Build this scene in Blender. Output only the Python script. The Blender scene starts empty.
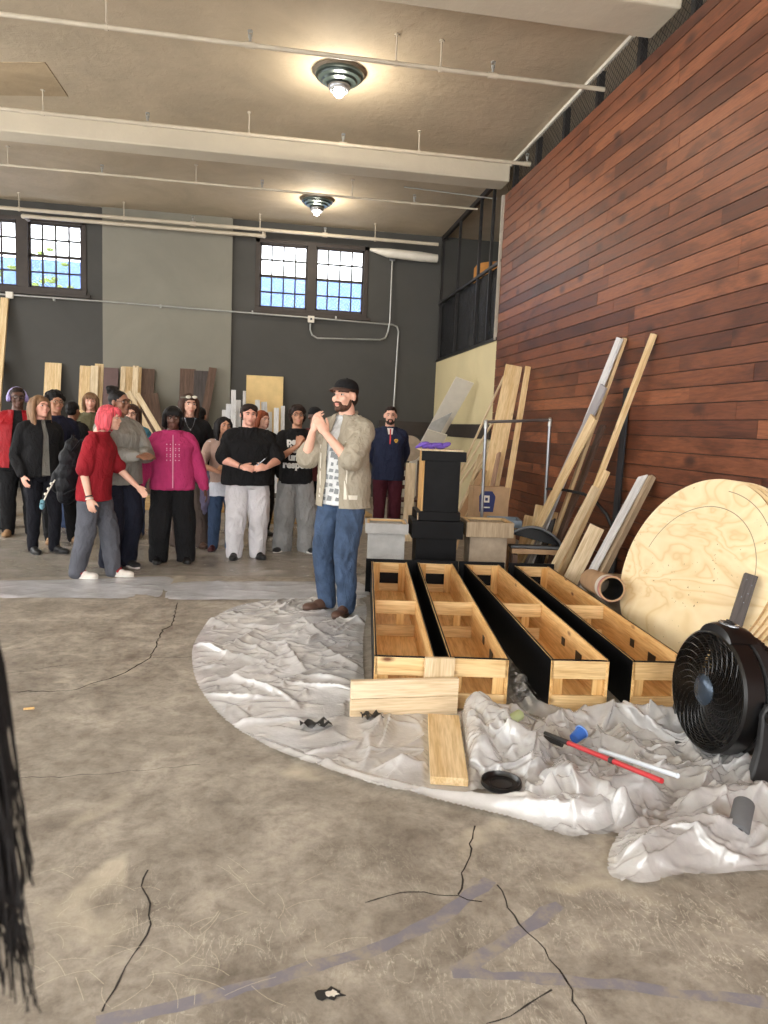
import bpy, bmesh, math, random
import numpy as np
from mathutils import Vector, Matrix, Quaternion, noise
from mathutils.bvhtree import BVHTree
PI = math.pi
SC = bpy.context.scene
COL = SC.collection
rnd = random.Random(7)
V = Vector

# ---------------------------------------------------------------- camera
FPX = 715.0
ROLL = .042
PITCH = math.atan(84.4 / FPX)
YAW = math.atan(117.8 * math.cos(PITCH) / FPX)
EYE = V((0, 0, 1.5))
fw = V((math.sin(YAW) * math.cos(PITCH), math.cos(YAW) * math.cos(PITCH), -math.sin(PITCH)))
_r0 = V((math.cos(YAW), -math.sin(YAW), 0))
_u0 = _r0.cross(fw)
rt = _r0 * math.cos(ROLL) + _u0 * math.sin(ROLL)
up = -_r0 * math.sin(ROLL) + _u0 * math.cos(ROLL)
cam = bpy.data.cameras.new('camera')
co = bpy.data.objects.new('camera', cam)
COL.objects.link(co)
co.matrix_world = Matrix(((rt.x, up.x, -fw.x, EYE.x), (rt.y, up.y, -fw.y, EYE.y), (rt.z, up.z, -fw.z, EYE.z), (0, 0, 0, 1)))
cam.sensor_fit = 'VERTICAL'
cam.sensor_height = 24
cam.lens = 24 * FPX / 1024
cam.clip_start = .02
cam.dof.use_dof = True; cam.dof.focus_distance = 6.0; cam.dof.aperture_fstop = 4.4
SC.camera = co

def ray(x, y):
    return fw + rt * ((x - 384) / FPX) + up * ((512 - y) / FPX)
def G(x, y, z=0.0):                      # where the line of sight meets the level z
    d = ray(x, y); return EYE + d * ((z - EYE.z) / d.z)
def PY(x, y, Y):
    d = ray(x, y); return EYE + d * (Y / d.y)
def PX(x, y, X):
    d = ray(x, y); return EYE + d * (X / d.x)

# ---------------------------------------------------------------- colour and materials
def lin(c):
    def f(v):
        v /= 255.0
        return v / 12.92 if v <= .04045 else ((v + .055) / 1.055) ** 2.4
    return (f(c[0]), f(c[1]), f(c[2]), 1.0)

class NT:
    def __init__(self, name):
        self.m = bpy.data.materials.new(name)
        self.m.use_nodes = True
        self.t = self.m.node_tree
        self.b = self.t.nodes['Principled BSDF']
        self.out = self.t.nodes['Material Output']
    def n(self, typ, **kw):
        nd = self.t.nodes.new(typ)
        for k, v in kw.items():
            if k.startswith('i_'):
                nd.inputs[k[2:].replace('_', ' ')].default_value = v
            else:
                setattr(nd, k, v)
        return nd
    def l(self, a, b):
        self.t.links.new(a, b)
    def ramp(self, fac, stops):
        r = self.n('ShaderNodeValToRGB')
        e = r.color_ramp.elements
        e[0].position, e[0].color = stops[0]
        e[1].position, e[1].color = stops[-1]
        for p, c in stops[1:-1]:
            x = e.new(p); x.color = c
        self.l(fac, r.inputs[0])
        return r.outputs[0]
    def mapping(self, scale=(1, 1, 1), coord='Object', rand=True):
        tc = self.n('ShaderNodeTexCoord')
        mp = self.n('ShaderNodeMapping')
        mp.inputs['Scale'].default_value = scale
        src = tc.outputs[coord]
        if rand:
            oi = self.n('ShaderNodeObjectInfo')
            mu = self.n('ShaderNodeMath', operation='MULTIPLY'); mu.inputs[1].default_value = 57.0
            self.l(oi.outputs['Random'], mu.inputs[0])
            ad = self.n('ShaderNodeVectorMath', operation='ADD')
            self.l(src, ad.inputs[0]); self.l(mu.outputs[0], ad.inputs[1])
            src = ad.outputs[0]
        self.l(src, mp.inputs[0])
        return mp.outputs[0]
    def noise(self, vec, scale, detail=4, rough=.55, dist=0.0):
        t = self.n('ShaderNodeTexNoise')
        t.inputs['Scale'].default_value = scale
        t.inputs['Detail'].default_value = detail
        t.inputs['Roughness'].default_value = rough
        t.inputs['Distortion'].default_value = dist
        if vec is not None: self.l(vec, t.inputs['Vector'])
        return t.outputs['Fac']
    def mix(self, fac, a, b, blend='MIX'):
        m = self.n('ShaderNodeMix', data_type='RGBA', blend_type=blend)
        for s, v in ((0, fac), (6, a), (7, b)):
            if hasattr(v, 'is_output'): self.l(v, m.inputs[s])
            else: m.inputs[s].default_value = v
        return m.outputs[2]
    def bump(self, h, strength=.3, dist=.01):
        b = self.n('ShaderNodeBump')
        b.inputs['Strength'].default_value = strength
        b.inputs['Distance'].default_value = dist
        self.l(h, b.inputs['Height'])
        self.l(b.outputs[0], self.b.inputs['Normal'])

def plain(name, c, rough=.6, metal=0.0, var=.12, scale=6.0, bump=0.0, bscale=60.0, spec=.5):
    k = NT(name)
    v = k.mapping()
    f = k.noise(v, scale, 5)
    a = lin(c); d = tuple(x * (1 - var) for x in a[:3]) + (1,); u = tuple(min(1, x * (1 + var)) for x in a[:3]) + (1,)
    k.l(k.ramp(f, [(.3, d), (.7, u)]), k.b.inputs['Base Color'])
    k.b.inputs['Roughness'].default_value = rough
    k.b.inputs['Metallic'].default_value = metal
    k.b.inputs['Specular IOR Level'].default_value = spec
    if bump: k.bump(k.noise(v, bscale, 3), bump, .004)
    return k.m

def wood(name, c1, c2, c3=None, rough=.55, axis=2, grain=26.0, knots=True):
    """sawn board, grain along its own long axis (local z by default)"""
    k = NT(name)
    sc = [1.0, 1.0, 1.0]; sc[axis] = .07
    v = k.mapping(tuple(sc))
    d = k.noise(v, 4.0, 2)
    vm = k.n('ShaderNodeVectorMath', operation='MULTIPLY_ADD')
    k.l(v, vm.inputs[0]); vm.inputs[1].default_value = (1, 1, 1)
    cx = k.n('ShaderNodeCombineXYZ')
    mm = k.n('ShaderNodeMath', operation='MULTIPLY'); mm.inputs[1].default_value = .09
    k.l(d, mm.inputs[0]); k.l(mm.outputs[0], cx.inputs[0]); k.l(mm.outputs[0], cx.inputs[1])
    k.l(cx.outputs[0], vm.inputs[2])
    g = k.noise(vm.outputs[0], grain, 3, .6)
    w = k.noise(vm.outputs[0], grain * 4, 2, .6)
    base = k.ramp(g, [(.32, lin(c2)), (.62, lin(c1))])
    fine = k.ramp(w, [(.35, (.72, .68, .62, 1)), (.6, (1, 1, 1, 1))])
    col = k.mix(.55, base, fine, 'MULTIPLY')
    oi = k.n('ShaderNodeObjectInfo')
    tint = k.ramp(oi.outputs['Random'], [(0, (.86, .83, .78, 1)), (1, (1.0, 1.0, 1.0, 1))])
    col = k.mix(.8, col, tint, 'MULTIPLY')
    if knots:
        s2 = [3.2, 3.2, 3.2]; s2[axis] = 1.3
        v2 = k.mapping(tuple(s2))
        vo = k.n('ShaderNodeTexVoronoi'); vo.inputs['Scale'].default_value = 1.6
        k.l(v2, vo.inputs['Vector'])
        kf = k.ramp(vo.outputs['Distance'], [(.03, (1, 1, 1, 1)), (.10, (0, 0, 0, 1))])
        col = k.mix(kf, col, lin(c3 or (118, 78, 46)))
    k.l(col, k.b.inputs['Base Color'])
    k.b.inputs['Roughness'].default_value = rough
    k.b.inputs['Specular IOR Level'].default_value = .3
    k.bump(w, .12, .002)
    return k.m

M = {}
M['pine'] = wood('pine_wood', (232, 208, 166), (212, 180, 130))
M['pine_pale'] = wood('pale_pine_wood', (226, 208, 176), (205, 182, 146))
M['pine_orange'] = wood('crate_pine', (226, 188, 128), (204, 156, 92), (110, 66, 34))
M['pine_grey'] = wood('weathered_pine', (186, 168, 142), (160, 142, 118))
M['pine_white'] = wood('primed_board', (226, 228, 232), (206, 208, 214), (170, 160, 150), knots=False)
M['brown_board'] = wood('brown_board', (112, 90, 78), (88, 70, 60), (60, 46, 40), knots=False)
M['dark_board'] = wood('dark_grey_board', (84, 78, 76), (66, 60, 60), (40, 36, 36), knots=False)
M['black_board'] = wood('charcoal_board', (62, 64, 70), (40, 42, 48), (30, 30, 34), knots=False)
M['black_paint'] = plain('black_paint', (10, 10, 12), .5, var=.5, scale=7, bump=.25, bscale=30, spec=.16)
M['black_plastic'] = plain('black_plastic', (12, 12, 13), .28, var=.1)
M['dark_plastic'] = plain('dark_plastic', (24, 24, 26), .5, var=.1)
M['white_paint'] = plain('white_paint', (214, 208, 196), .5, var=.06)
M['pipe_paint'] = plain('pipe_paint', (190, 179, 160), .5, var=.08)
M['grey_steel'] = plain('grey_steel', (150, 152, 156), .35, .85, var=.1)
M['dark_steel'] = plain('dark_steel', (44, 42, 42), .45, .4, var=.15)
M['conduit'] = plain('conduit_metal', (172, 172, 168), .4, .6, var=.08)
M['cardboard'] = plain('cardboard', (170, 138, 104), .8, var=.1, scale=9)
M['grey_paint'] = plain('grey_primer', (176, 176, 174), .6, var=.14, scale=9, bump=.15)
M['raw_grey'] = plain('raw_grey_plywood', (158, 142, 122), .75, var=.2, scale=10, bump=.2)
M['trim_dark'] = plain('dark_trim', (50, 42, 38), .6, var=.2)
M['purple'] = plain('purple_cloth', (116, 88, 190), .8, var=.15)
M['red_metal'] = plain('red_pole', (176, 34, 42), .3, var=.06)
M['blue'] = plain('blue_plastic', (44, 92, 170), .45, var=.1)
M['chrome'] = plain('silver_trim', (170, 176, 184), .25, .7, var=.05)

# ---------------------------------------------------------------- mesh helpers
class MB:
    def __init__(self):
        self.bm = bmesh.new(); self.mi = 0
    def _tag(self, faces):
        for f in faces: f.material_index = self.mi
    def box(self, c, s, rot=None):
        mat = Matrix.Translation(V(c)) @ (rot.to_4x4() if rot is not None else Matrix.Identity(4)) @ Matrix.Diagonal((s[0], s[1], s[2], 1))
        r = bmesh.ops.create_cube(self.bm, size=1, matrix=mat)
        fs = {f for v in r['verts'] for f in v.link_faces}
        self._tag(fs); return list(fs)
    def tube(self, pts, rad, n=8, ell=None, ref=None, cap=True):
        """closed tapered tube through points; rad number or list; ell = list of (a, b) factors"""
        pts = [V(p) for p in pts]
        if not hasattr(rad, '__len__'): rad = [rad] * len(pts)
        rings = []
        a0 = None
        for i, p in enumerate(pts):
            t = (pts[min(i + 1, len(pts) - 1)] - pts[max(i - 1, 0)])
            if t.length < 1e-9: t = V((0, 0, 1))
            t.normalize()
            if a0 is None:
                a0 = V(ref) if ref is not None else (V((1, 0, 0)) if abs(t.x) < .8 else V((0, 1, 0)))
            if ref is not None: a0 = V(ref)
            a = a0 - t * a0.dot(t)
            if a.length < 1e-6: a = t.orthogonal()
            a.normalize(); a0 = a
            b = t.cross(a)
            ea, eb = ell[i] if ell else (1, 1)
            rings.append([self.bm.verts.new(p + a * (math.cos(2 * PI * k / n) * rad[i] * ea) + b * (math.sin(2 * PI * k / n) * rad[i] * eb)) for k in range(n)])
        fs = []
        for i in range(len(rings) - 1):
            for k in range(n):
                k2 = (k + 1) % n
                fs.append(self.bm.faces.new((rings[i][k], rings[i][k2], rings[i + 1][k2], rings[i + 1][k])))
        if cap:
            fs.append(self.bm.faces.new(list(reversed(rings[0]))))
            fs.append(self.bm.faces.new(rings[-1]))
        self._tag(fs); return fs
    def loft(self, rings, closed_ends=True):
        R = [[self.bm.verts.new(V(p)) for p in r] for r in rings]
        n = len(R[0]); fs = []
        for i in range(len(R) - 1):
            for k in range(n):
                k2 = (k + 1) % n
                fs.append(self.bm.faces.new((R[i][k], R[i][k2], R[i + 1][k2], R[i + 1][k])))
        if closed_ends:
            fs.append(self.bm.faces.new(list(reversed(R[0])))); fs.append(self.bm.faces.new(R[-1]))
        self._tag(fs); return fs
    def lathe(self, prof, n=32, mat=None):
        """prof: list of (r, z); revolved about z"""
        mat = mat or Matrix.Identity(4)
        R = []
        for r, z in prof:
            if r < 1e-6: R.append([self.bm.verts.new(mat @ V((0, 0, z)))])
            else: R.append([self.bm.verts.new(mat @ V((r * math.cos(2 * PI * k / n), r * math.sin(2 * PI * k / n), z))) for k in range(n)])
        fs = []
        for i in range(len(R) - 1):
            A, B = R[i], R[i + 1]
            for k in range(n):
                k2 = (k + 1) % n
                if len(A) == 1 and len(B) == 1: continue
                if len(A) == 1: fs.append(self.bm.faces.new((A[0], B[k], B[k2])))
                elif len(B) == 1: fs.append(self.bm.faces.new((A[k], A[k2], B[0])))
                else: fs.append(self.bm.faces.new((A[k], A[k2], B[k2], B[k])))
        self._tag(fs); return fs
    def ell(self, c, r, rot=None, u=16, v=12):
        mat = Matrix.Translation(V(c)) @ (rot.to_4x4() if rot is not None else Matrix.Identity(4)) @ Matrix.Diagonal((r[0], r[1], r[2], 1))
        q = bmesh.ops.create_uvsphere(self.bm, u_segments=u, v_segments=v, radius=1, matrix=mat)
        fs = {f for w in q['verts'] for f in w.link_faces}
        self._tag(fs); return fs
    def prism(self, poly, z0, z1, mat=None):
        mat = mat or Matrix.Identity(4)
        a = [self.bm.verts.new(mat @ V((x, y, z0))) for x, y in poly]
        b = [self.bm.verts.new(mat @ V((x, y, z1))) for x, y in poly]
        n = len(poly)
        fs = [self.bm.faces.new(list(reversed(a))), self.bm.faces.new(b)]
        for k in range(n): fs.append(self.bm.faces.new((a[k], a[(k + 1) % n], b[(k + 1) % n], b[k])))
        self._tag(fs); return fs
    def strip(self, pts, w, z):
        """flat ribbon on level z"""
        pts = [V((p[0], p[1], 0)) for p in pts]
        vs = []
        for i, p in enumerate(pts):
            t = pts[min(i + 1, len(pts) - 1)] - pts[max(i - 1, 0)]
            nn = V((-t.y, t.x, 0)).normalized()
            ww = w[i] if hasattr(w, '__len__') else w
            vs.append((self.bm.verts.new((p.x - nn.x * ww / 2, p.y - nn.y * ww / 2, z)), self.bm.verts.new((p.x + nn.x * ww / 2, p.y + nn.y * ww / 2, z))))
        fs = []
        for i in range(len(vs) - 1):
            fs.append(self.bm.faces.new((vs[i][0], vs[i + 1][0], vs[i + 1][1], vs[i][1])))
        self._tag(fs)
        return fs
    def build(self, name, mats, parent=None, bevel=0.0, smooth=None, loc=None, matrix=None):
        bmesh.ops.recalc_face_normals(self.bm, faces=self.bm.faces)
        me = bpy.data.meshes.new(name)
        if smooth is not None:
            for f in self.bm.faces: f.smooth = True
            for e in self.bm.edges:
                if len(e.link_faces) == 2 and e.calc_face_angle(0) > smooth: e.smooth = False
        self.bm.to_mesh(me); self.bm.free()
        for m in (mats if isinstance(mats, (list, tuple)) else [mats]): me.materials.append(m)
        o = bpy.data.objects.new(name, me)
        COL.objects.link(o)
        if parent is not None: o.parent = parent
        if matrix is not None: o.matrix_local = matrix
        elif loc is not None: o.location = loc
        if bevel:
            bv = o.modifiers.new('bevel', 'BEVEL'); bv.width = bevel; bv.segments = 2; bv.limit_method = 'ANGLE'
        return o

def tag(o, label=None, cat=None, group=None, kind=None):
    if label: o['label'] = label
    if cat: o['category'] = cat
    if group: o['group'] = group
    if kind: o['kind'] = kind
    return o

def empty(name, loc, rz=0.0, label=None, cat=None, group=None):
    o = bpy.data.objects.new(name, None); COL.objects.link(o)
    o.empty_display_size = .1
    o.location = loc; o.rotation_euler = (0, 0, rz)
    return tag(o, label, cat, group)

def struct(o):
    o['kind'] = 'structure'; return o

def frame_from(a, b, wdir):
    """matrix whose z runs a->b, x along wdir, origin at a"""
    a, b = V(a), V(b)
    z = (b - a).normalized()
    x = V(wdir) - z * V(wdir).dot(z); x.normalize()
    y = z.cross(x)
    m = Matrix((x, y, z)).transposed().to_4x4(); m.translation = a
    return m

def board(name, mat, a, b, wdir, w, t, parent=None, bevel=.002, outer=None):
    """a sawn board from a to b (centre line), width w along wdir, thickness t; local z is its length.
    outer = (material, local axis sign index) paints one broad face"""
    L = (V(b) - V(a)).length
    mb = MB()
    fs = mb.box((0, 0, L / 2), (w, t, L))
    mats = [mat]
    if outer:
        mats.append(outer[0])
        for f in fs:
            n = f.normal if f.normal.length else V((0, 0, 0))
            f.normal_update()
            if f.normal.y * outer[1] > .5: f.material_index = 1
    return mb.build(name, mats, parent, bevel=bevel, matrix=frame_from(a, b, wdir))
# ================================================================ THE SETTING
XW = 3.49; YB = 15.26; ZC = 5.53; YE = 11.07; ZW = 5.12

def mat_floor():
    k = NT('old_concrete')
    v = k.mapping((1, 1, 1), 'Object', False)
    a = k.noise(v, .55, 6, .6, .4)
    b = k.noise(v, 3.2, 8, .68, .6)
    c = k.noise(v, 55, 6, .78)
    e_ = k.noise(v, 14, 8, .72, .3)
    d = k.noise(v, 1.4, 3, .5, 1.5)
    base = k.ramp(b, [(.28, lin((118, 110, 100))), (.48, lin((152, 145, 134))), (.7, lin((184, 177, 165)))])
    big = k.ramp(a, [(.3, (.78, .76, .74, 1)), (.6, (1, 1, 1, 1))])
    col = k.mix(.8, base, big, 'MULTIPLY')
    fine = k.ramp(c, [(.3, (.72, .7, .68, 1)), (.55, (1, 1, 1, 1))])
    col = k.mix(.6, col, fine, 'MULTIPLY')
    col = k.mix(.75, col, k.ramp(e_, [(.36, (.66, .64, .62, 1)), (.52, (1, 1, 1, 1)), (.66, (1.12, 1.12, 1.1, 1))]), 'MULTIPLY')
    # fine dried scrape marks on the slab near the camera
    sw_ = k.mapping((1, .35, 1), 'Object', False); sn = k.noise(sw_, 16, 4, .55, 2.2)
    sa = k.n('ShaderNodeMath', operation='SUBTRACT'); sa.inputs[1].default_value = .5; k.l(sn, sa.inputs[0])
    sb = k.n('ShaderNodeMath', operation='ABSOLUTE'); k.l(sa.outputs[0], sb.inputs[0])
    sc_ = k.ramp(sb.outputs[0], [(0, (1, 1, 1, 1)), (.018, (0, 0, 0, 1))])
    sp_ = k.n('ShaderNodeSeparateXYZ'); tc_ = k.n('ShaderNodeTexCoord'); k.l(tc_.outputs['Object'], sp_.inputs[0])
    mr = k.n('ShaderNodeMapRange'); mr.inputs[1].default_value = 2.6; mr.inputs[2].default_value = 1.9; k.l(sp_.outputs[1], mr.inputs[0])
    pm = k.ramp(k.noise(v, 2.4, 3, .6), [(.45, (0, 0, 0, 1)), (.6, (.8, .8, .8, 1))])
    msk = k.mix(1.0, sc_, pm, 'MULTIPLY'); msk = k.mix(1.0, msk, mr.outputs[0], 'MULTIPLY')
    col = k.mix(msk, col, lin((206, 200, 184)))
    # pale lime bloom and dark oil stains, both fixed to the slab
    bl = k.ramp(d, [(.62, (0, 0, 0, 1)), (.74, (1, 1, 1, 1))])
    col = k.mix(k.mix(.55, (0, 0, 0, 1), bl), col, lin((206, 197, 176)))
    sv = k.mapping((1, 1, 1), 'Object', False)
    st = k.noise(sv, 2.1, 5, .6, 1.0)
    sm = k.ramp(st, [(.66, (0, 0, 0, 1)), (.78, (1, 1, 1, 1))])
    col = k.mix(k.mix(.55, (0, 0, 0, 1), sm), col, lin((84, 78, 72)))
    k.l(col, k.b.inputs['Base Color'])
    k.l(k.ramp(b, [(.3, (.42, .42, .42, 1)), (.7, (.75, .75, .75, 1))]), k.b.inputs['Roughness'])
    k.b.inputs['Specular IOR Level'].default_value = .35
    k.bump(c, .25, .006)
    return k.m
M['floor'] = mat_floor()
M['crack'] = plain('floor_crack_fill', (44, 40, 36), .9)
M['scuff'] = plain('pale_scratches', (196, 188, 168), .8)
def mat_tape():
    k = NT('worn_purple_line')
    v = k.mapping((1, 1, 1), 'Object', False)
    f = k.noise(v, 9, 6, .7)
    k.l(k.ramp(f, [(.38, lin((150, 142, 130))), (.52, lin((128, 124, 130))), (.8, lin((112, 112, 128)))]), k.b.inputs['Base Color'])
    k.b.inputs['Roughness'].default_value = .7
    return k.m
M['tape'] = mat_tape()

def jitter(pts, step=.05, amp=.012, seed=0):
    out = []
    r = random.Random(seed)
    for i in range(len(pts) - 1):
        a, b = V(pts[i]), V(pts[i + 1])
        n = max(1, int((b - a).length / step))
        for j in range(n):
            p = a.lerp(b, j / n)
            if i or j: p = p + V((r.uniform(-amp, amp), r.uniform(-amp, amp), 0))
            out.append(p)
    out.append(V(pts[-1]))
    return out
mb = MB()
mb.box((-1.6, 6.2, -.05), (14.6, 18.4, .1))
mb.mi = 1
cracks = [
    ([(177, 603), (172, 625), (163, 630), (150, 658), (120, 675), (70, 691), (0, 692)], .012), ([(150, 658), (192, 657)], .006),
    ([(0, 778), (60, 777), (100, 774), (200, 765)], .006), ([(148, 870), (142, 887), (153, 905), (145, 935), (118, 980), (102, 1012)], .009),
    ([(475, 826), (470, 850), (458, 895)], .009), ([(365, 903), (410, 892), (458, 896), (482, 902)], .007),
    ([(497, 885), (520, 925), (545, 950), (570, 990), (588, 1030)], .009), ([(486, 1024), (530, 1005), (552, 990)], .008), ([(0, 675), (45, 668), (72, 664)], .004)]
for i, (c, w) in enumerate(cracks):
    w *= .62; p = jitter([G(*q) for q in c], .035, .009, i)
    r = random.Random(i + 50)
    mb.strip(p, [w * r.uniform(.45, 1.25) for _ in p], .0012)
mb.mi = 2
tl = [([(96, 1024), (200, 1000), (290, 975), (384, 946), (430, 925), (490, 880)], .055), ([(560, 905), (500, 945), (452, 972)], .06), ([(452, 972), (560, 980), (640, 988), (768, 1003)], .05)]
for i, (c, w) in enumerate(tl):
    p = jitter([G(*q) for q in c], .05, .006, i); r = random.Random(i)
    mb.strip(p, [w * r.uniform(.55, 1) for _ in p], .0006 + .0003 * i)
mb.mi = 3
r = random.Random(5)
for i in range(60):      # trowel scratches and dried drips near the front
    x, y = r.uniform(30, 330), r.uniform(870, 1010)
    p0 = G(x, y); a = r.choice([.6, .7, 2.2, 2.4, 1.5]) + r.uniform(-.3, .3); L = r.uniform(.03, .16); cv = r.uniform(-.7, .7)
    pts = [p0 + V((math.cos(a + cv * t) * L * t, math.sin(a + cv * t) * L * t, 0)) for t in (0, .25, .5, .75, 1)]
    mb.strip(pts, .0013, .0018)
struct(mb.build('floor', [M['floor'], M['crack'], M['tape'], M['scuff']]))

def mat_plaster(name, c, var=.08, bump=.3, stains=None):
    k = NT(name)
    v = k.mapping((1, 1, 1), 'Object', False)
    a = k.noise(v, .9, 6, .6, .6)
    b = k.noise(v, 7, 6, .65, .4)
    base = lin(c)
    d = tuple(x * (1 - 2 * var) for x in base[:3]) + (1,); u = tuple(min(1, x * (1 + var)) for x in base[:3]) + (1,)
    col = k.ramp(a, [(.25, d), (.7, u)])
    if stains:
        s = k.ramp(b, [(.58, (0, 0, 0, 1)), (.72, (1, 1, 1, 1))])
        col = k.mix(k.mix(.35, (0, 0, 0, 1), s), col, lin(stains))
    k.l(col, k.b.inputs['Base Color'])
    k.b.inputs['Roughness'].default_value = .8
    k.b.inputs['Specular IOR Level'].default_value = .25
    k.bump(b, bump, .02)
    return k.m
M['ceiling'] = mat_plaster('ceiling_plaster', (186, 171, 148), .1, .5, (170, 154, 130))
M['ceiling_patch'] = mat_plaster('bare_ceiling_patch', (180, 160, 130), .2, .4)
M['beam'] = mat_plaster('beam_plaster', (206, 196, 176), .06, .3)
M['wall_dark'] = mat_plaster('charcoal_wall_paint', (77, 76, 73), .07, .12)
M['wall_pale'] = mat_plaster('sage_grey_wall_paint', (134, 131, 120), .06, .12)
M['ply_tan'] = mat_plaster('tan_plywood_wall', (206, 192, 152), .05, .05)
M['wall_brown'] = mat_plaster('brown_backing', (70, 58, 48), .15, .2)

mb = MB()
mb.box((-1.6, 6.2, ZC + .06), (14.6, 18.4, .12))
mb.mi = 1
pc = [G(-60, 62, ZC), G(45, 62, ZC), G(68, 96, ZC), G(-60, 94, ZC)]
mb.prism([(p.x, p.y) for p in pc], ZC - .006, ZC + .01)
struct(mb.build('ceiling', [M['ceiling'], M['ceiling_patch']]))
for y0, y1 in ((6.3, 6.82), (10.92, 11.32)):
    mb = MB(); mb.box((-2.65, (y0 + y1) / 2, ZC - .125), (12.3, y1 - y0, .27)); struct(mb.build('ceiling_beam', M['beam'], bevel=.02))

# back wall with two window openings
WINS = [(-6.15, -3.62, 3.84, 5.24), (-.36, 1.95, 3.76, 5.2)]
def wall_with_holes(name, x0, x1, y, th, z0, z1, holes, mat):
    mb = MB()
    xs = sorted({x0, x1} | {h[0] for h in holes} | {h[1] for h in holes})
    for a, b in zip(xs[:-1], xs[1:]):
        hs = [h for h in holes if h[0] <= a + 1e-6 and h[1] >= b - 1e-6]
        if not hs: mb.box(((a + b) / 2, y + th / 2, (z0 + z1) / 2), (b - a, th, z1 - z0))
        else:
            h = hs[0]
            mb.box(((a + b) / 2, y + th / 2, (z0 + h[2]) / 2), (b - a, th, h[2] - z0))
            mb.box(((a + b) / 2, y + th / 2, (z1 + h[3]) / 2), (b - a, th, z1 - h[3]))
    bmesh.ops.remove_doubles(mb.bm, verts=mb.bm.verts, dist=1e-4)
    return struct(mb.build(name, mat))
wall_with_holes('wall_back', -8.9, 5.6, YB, .25, 0, ZC, WINS, M['wall_dark'])
mb = MB(); mb.box((-2.065, YB - .03, (ZC) / 2), (2.49, .06, ZC)); struct(mb.build('wall_back_pilaster', M['wall_pale']))
mb = MB(); mb.box((2.9, YB - .05, 1.5), (1.2, .1, .3)); struct(mb.build('trim_1', M['trim_dark'], bevel=.006))

def mat_glass():
    k = NT('wire_glass')
    tr = k.n('ShaderNodeBsdfTransparent'); tr.inputs[0].default_value = (.95, .97, 1, 1)
    gl = k.n('ShaderNodeBsdfGlossy'); gl.inputs['Roughness'].default_value = .35
    mx = k.n('ShaderNodeMixShader'); mx.inputs[0].default_value = .07
    k.l(tr.outputs[0], mx.inputs[1]); k.l(gl.outputs[0], mx.inputs[2]); k.l(mx.outputs[0], k.out.inputs[0])
    return k.m
M['glass'] = mat_glass()
M['win_frame'] = plain('window_frame_paint', (58, 50, 45), .6, var=.15)
def window(name, x0, x1, z0, z1, sashes):
    mb = MB()
    y = YB + .05
    for a, b, c, d in ((x0, x0 + .09, z0, z1), (x1 - .09, x1, z0, z1)): mb.box(((a + b) / 2, y, (c + d) / 2), (b - a, .14, d - c))
    mb.box(((x0 + x1) / 2, y, z0 + .04), (x1 - x0, .2, .08)); mb.box(((x0 + x1) / 2, y, z1 - .04), (x1 - x0, .14, .08))
    for (p, q), (r_, s) in zip(sashes[:-1], sashes[1:]): mb.box(((q + r_) / 2, y, (z0 + z1) / 2), (r_ - q, .16, z1 - z0))
    mb.box(((x0 + x1) / 2, YB - .02, z0 - .03), (x1 - x0 + .16, .1, .06))
    w = struct(mb.build(name, M['win_frame'], bevel=.006))
    for p, q in sashes:
        mb = MB(); a, b = z0 + .08, z1 - .08; mid = (a + b) / 2
        yy = y + .01
        for zc, hh in ((a + .02, .05), (b - .02, .04), (mid, .05)): mb.box(((p + q) / 2, yy, zc), (q - p, .05, hh))
        for xc in (p + .015, q - .015): mb.box((xc, yy, mid), (.04, .05, b - a))
        for i in (1, 2, 3): mb.box((p + (q - p) * i / 4, yy, mid), (.03, .035, b - a))
        for i in (1, 3): mb.box(((p + q) / 2, yy, a + (b - a) * i / 4), (q - p, .035, .03))
        mb.build('window_sash', M['win_frame'], w)
        mb = MB(); mb.box(((p + q) / 2, yy, mid), (q - p - .02, .006, b - a - .02)); pane = mb.build('window_pane', M['glass'], w)
        mb = MB(); st = .075; W_, H_ = q - p - .03, b - a - .03
        k = -int(H_ / st)
        while k * st < W_:
            for sg in (1, -1):
                t0, t1 = max(0, -k * st), min(H_, W_ - k * st)
                if t1 - t0 > .03:
                    xa, xb = k * st + t0, k * st + t1
                    if sg < 0: xa, xb = W_ - xa, W_ - xb
                    mb.tube([(p + .015 + xa, yy - .045, a + .015 + t0), (p + .015 + xb, yy - .045, a + .015 + t1)], .0022, 4)
            k += 1
        mb.build('wire_mesh', M['dark_steel'], w)
    return w
window('window_1', *WINS[0], [(-6.06, -4.9), (-4.69, -3.71)])
window('window_2', *WINS[1], [(-.27, .69), (.87, 1.86)])
o = MB(); o.box((-1.5, 19.4, 2.62), (16, .3, 5.24)); o.mi = 1
for i in range(26): o.ell((rnd.uniform(-6.6, -4.6), 19.0, rnd.uniform(4.2, 5.5)), (.1, .07, .05), u=6, v=5)
tag(o.build('building', [plain('blue_facade', (112, 146, 214), .8, var=.12), plain('ivy_leaves', (120, 140, 60), .8, var=.3)]), 'blue neighbouring building seen through the wire glass windows', 'building')

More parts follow.
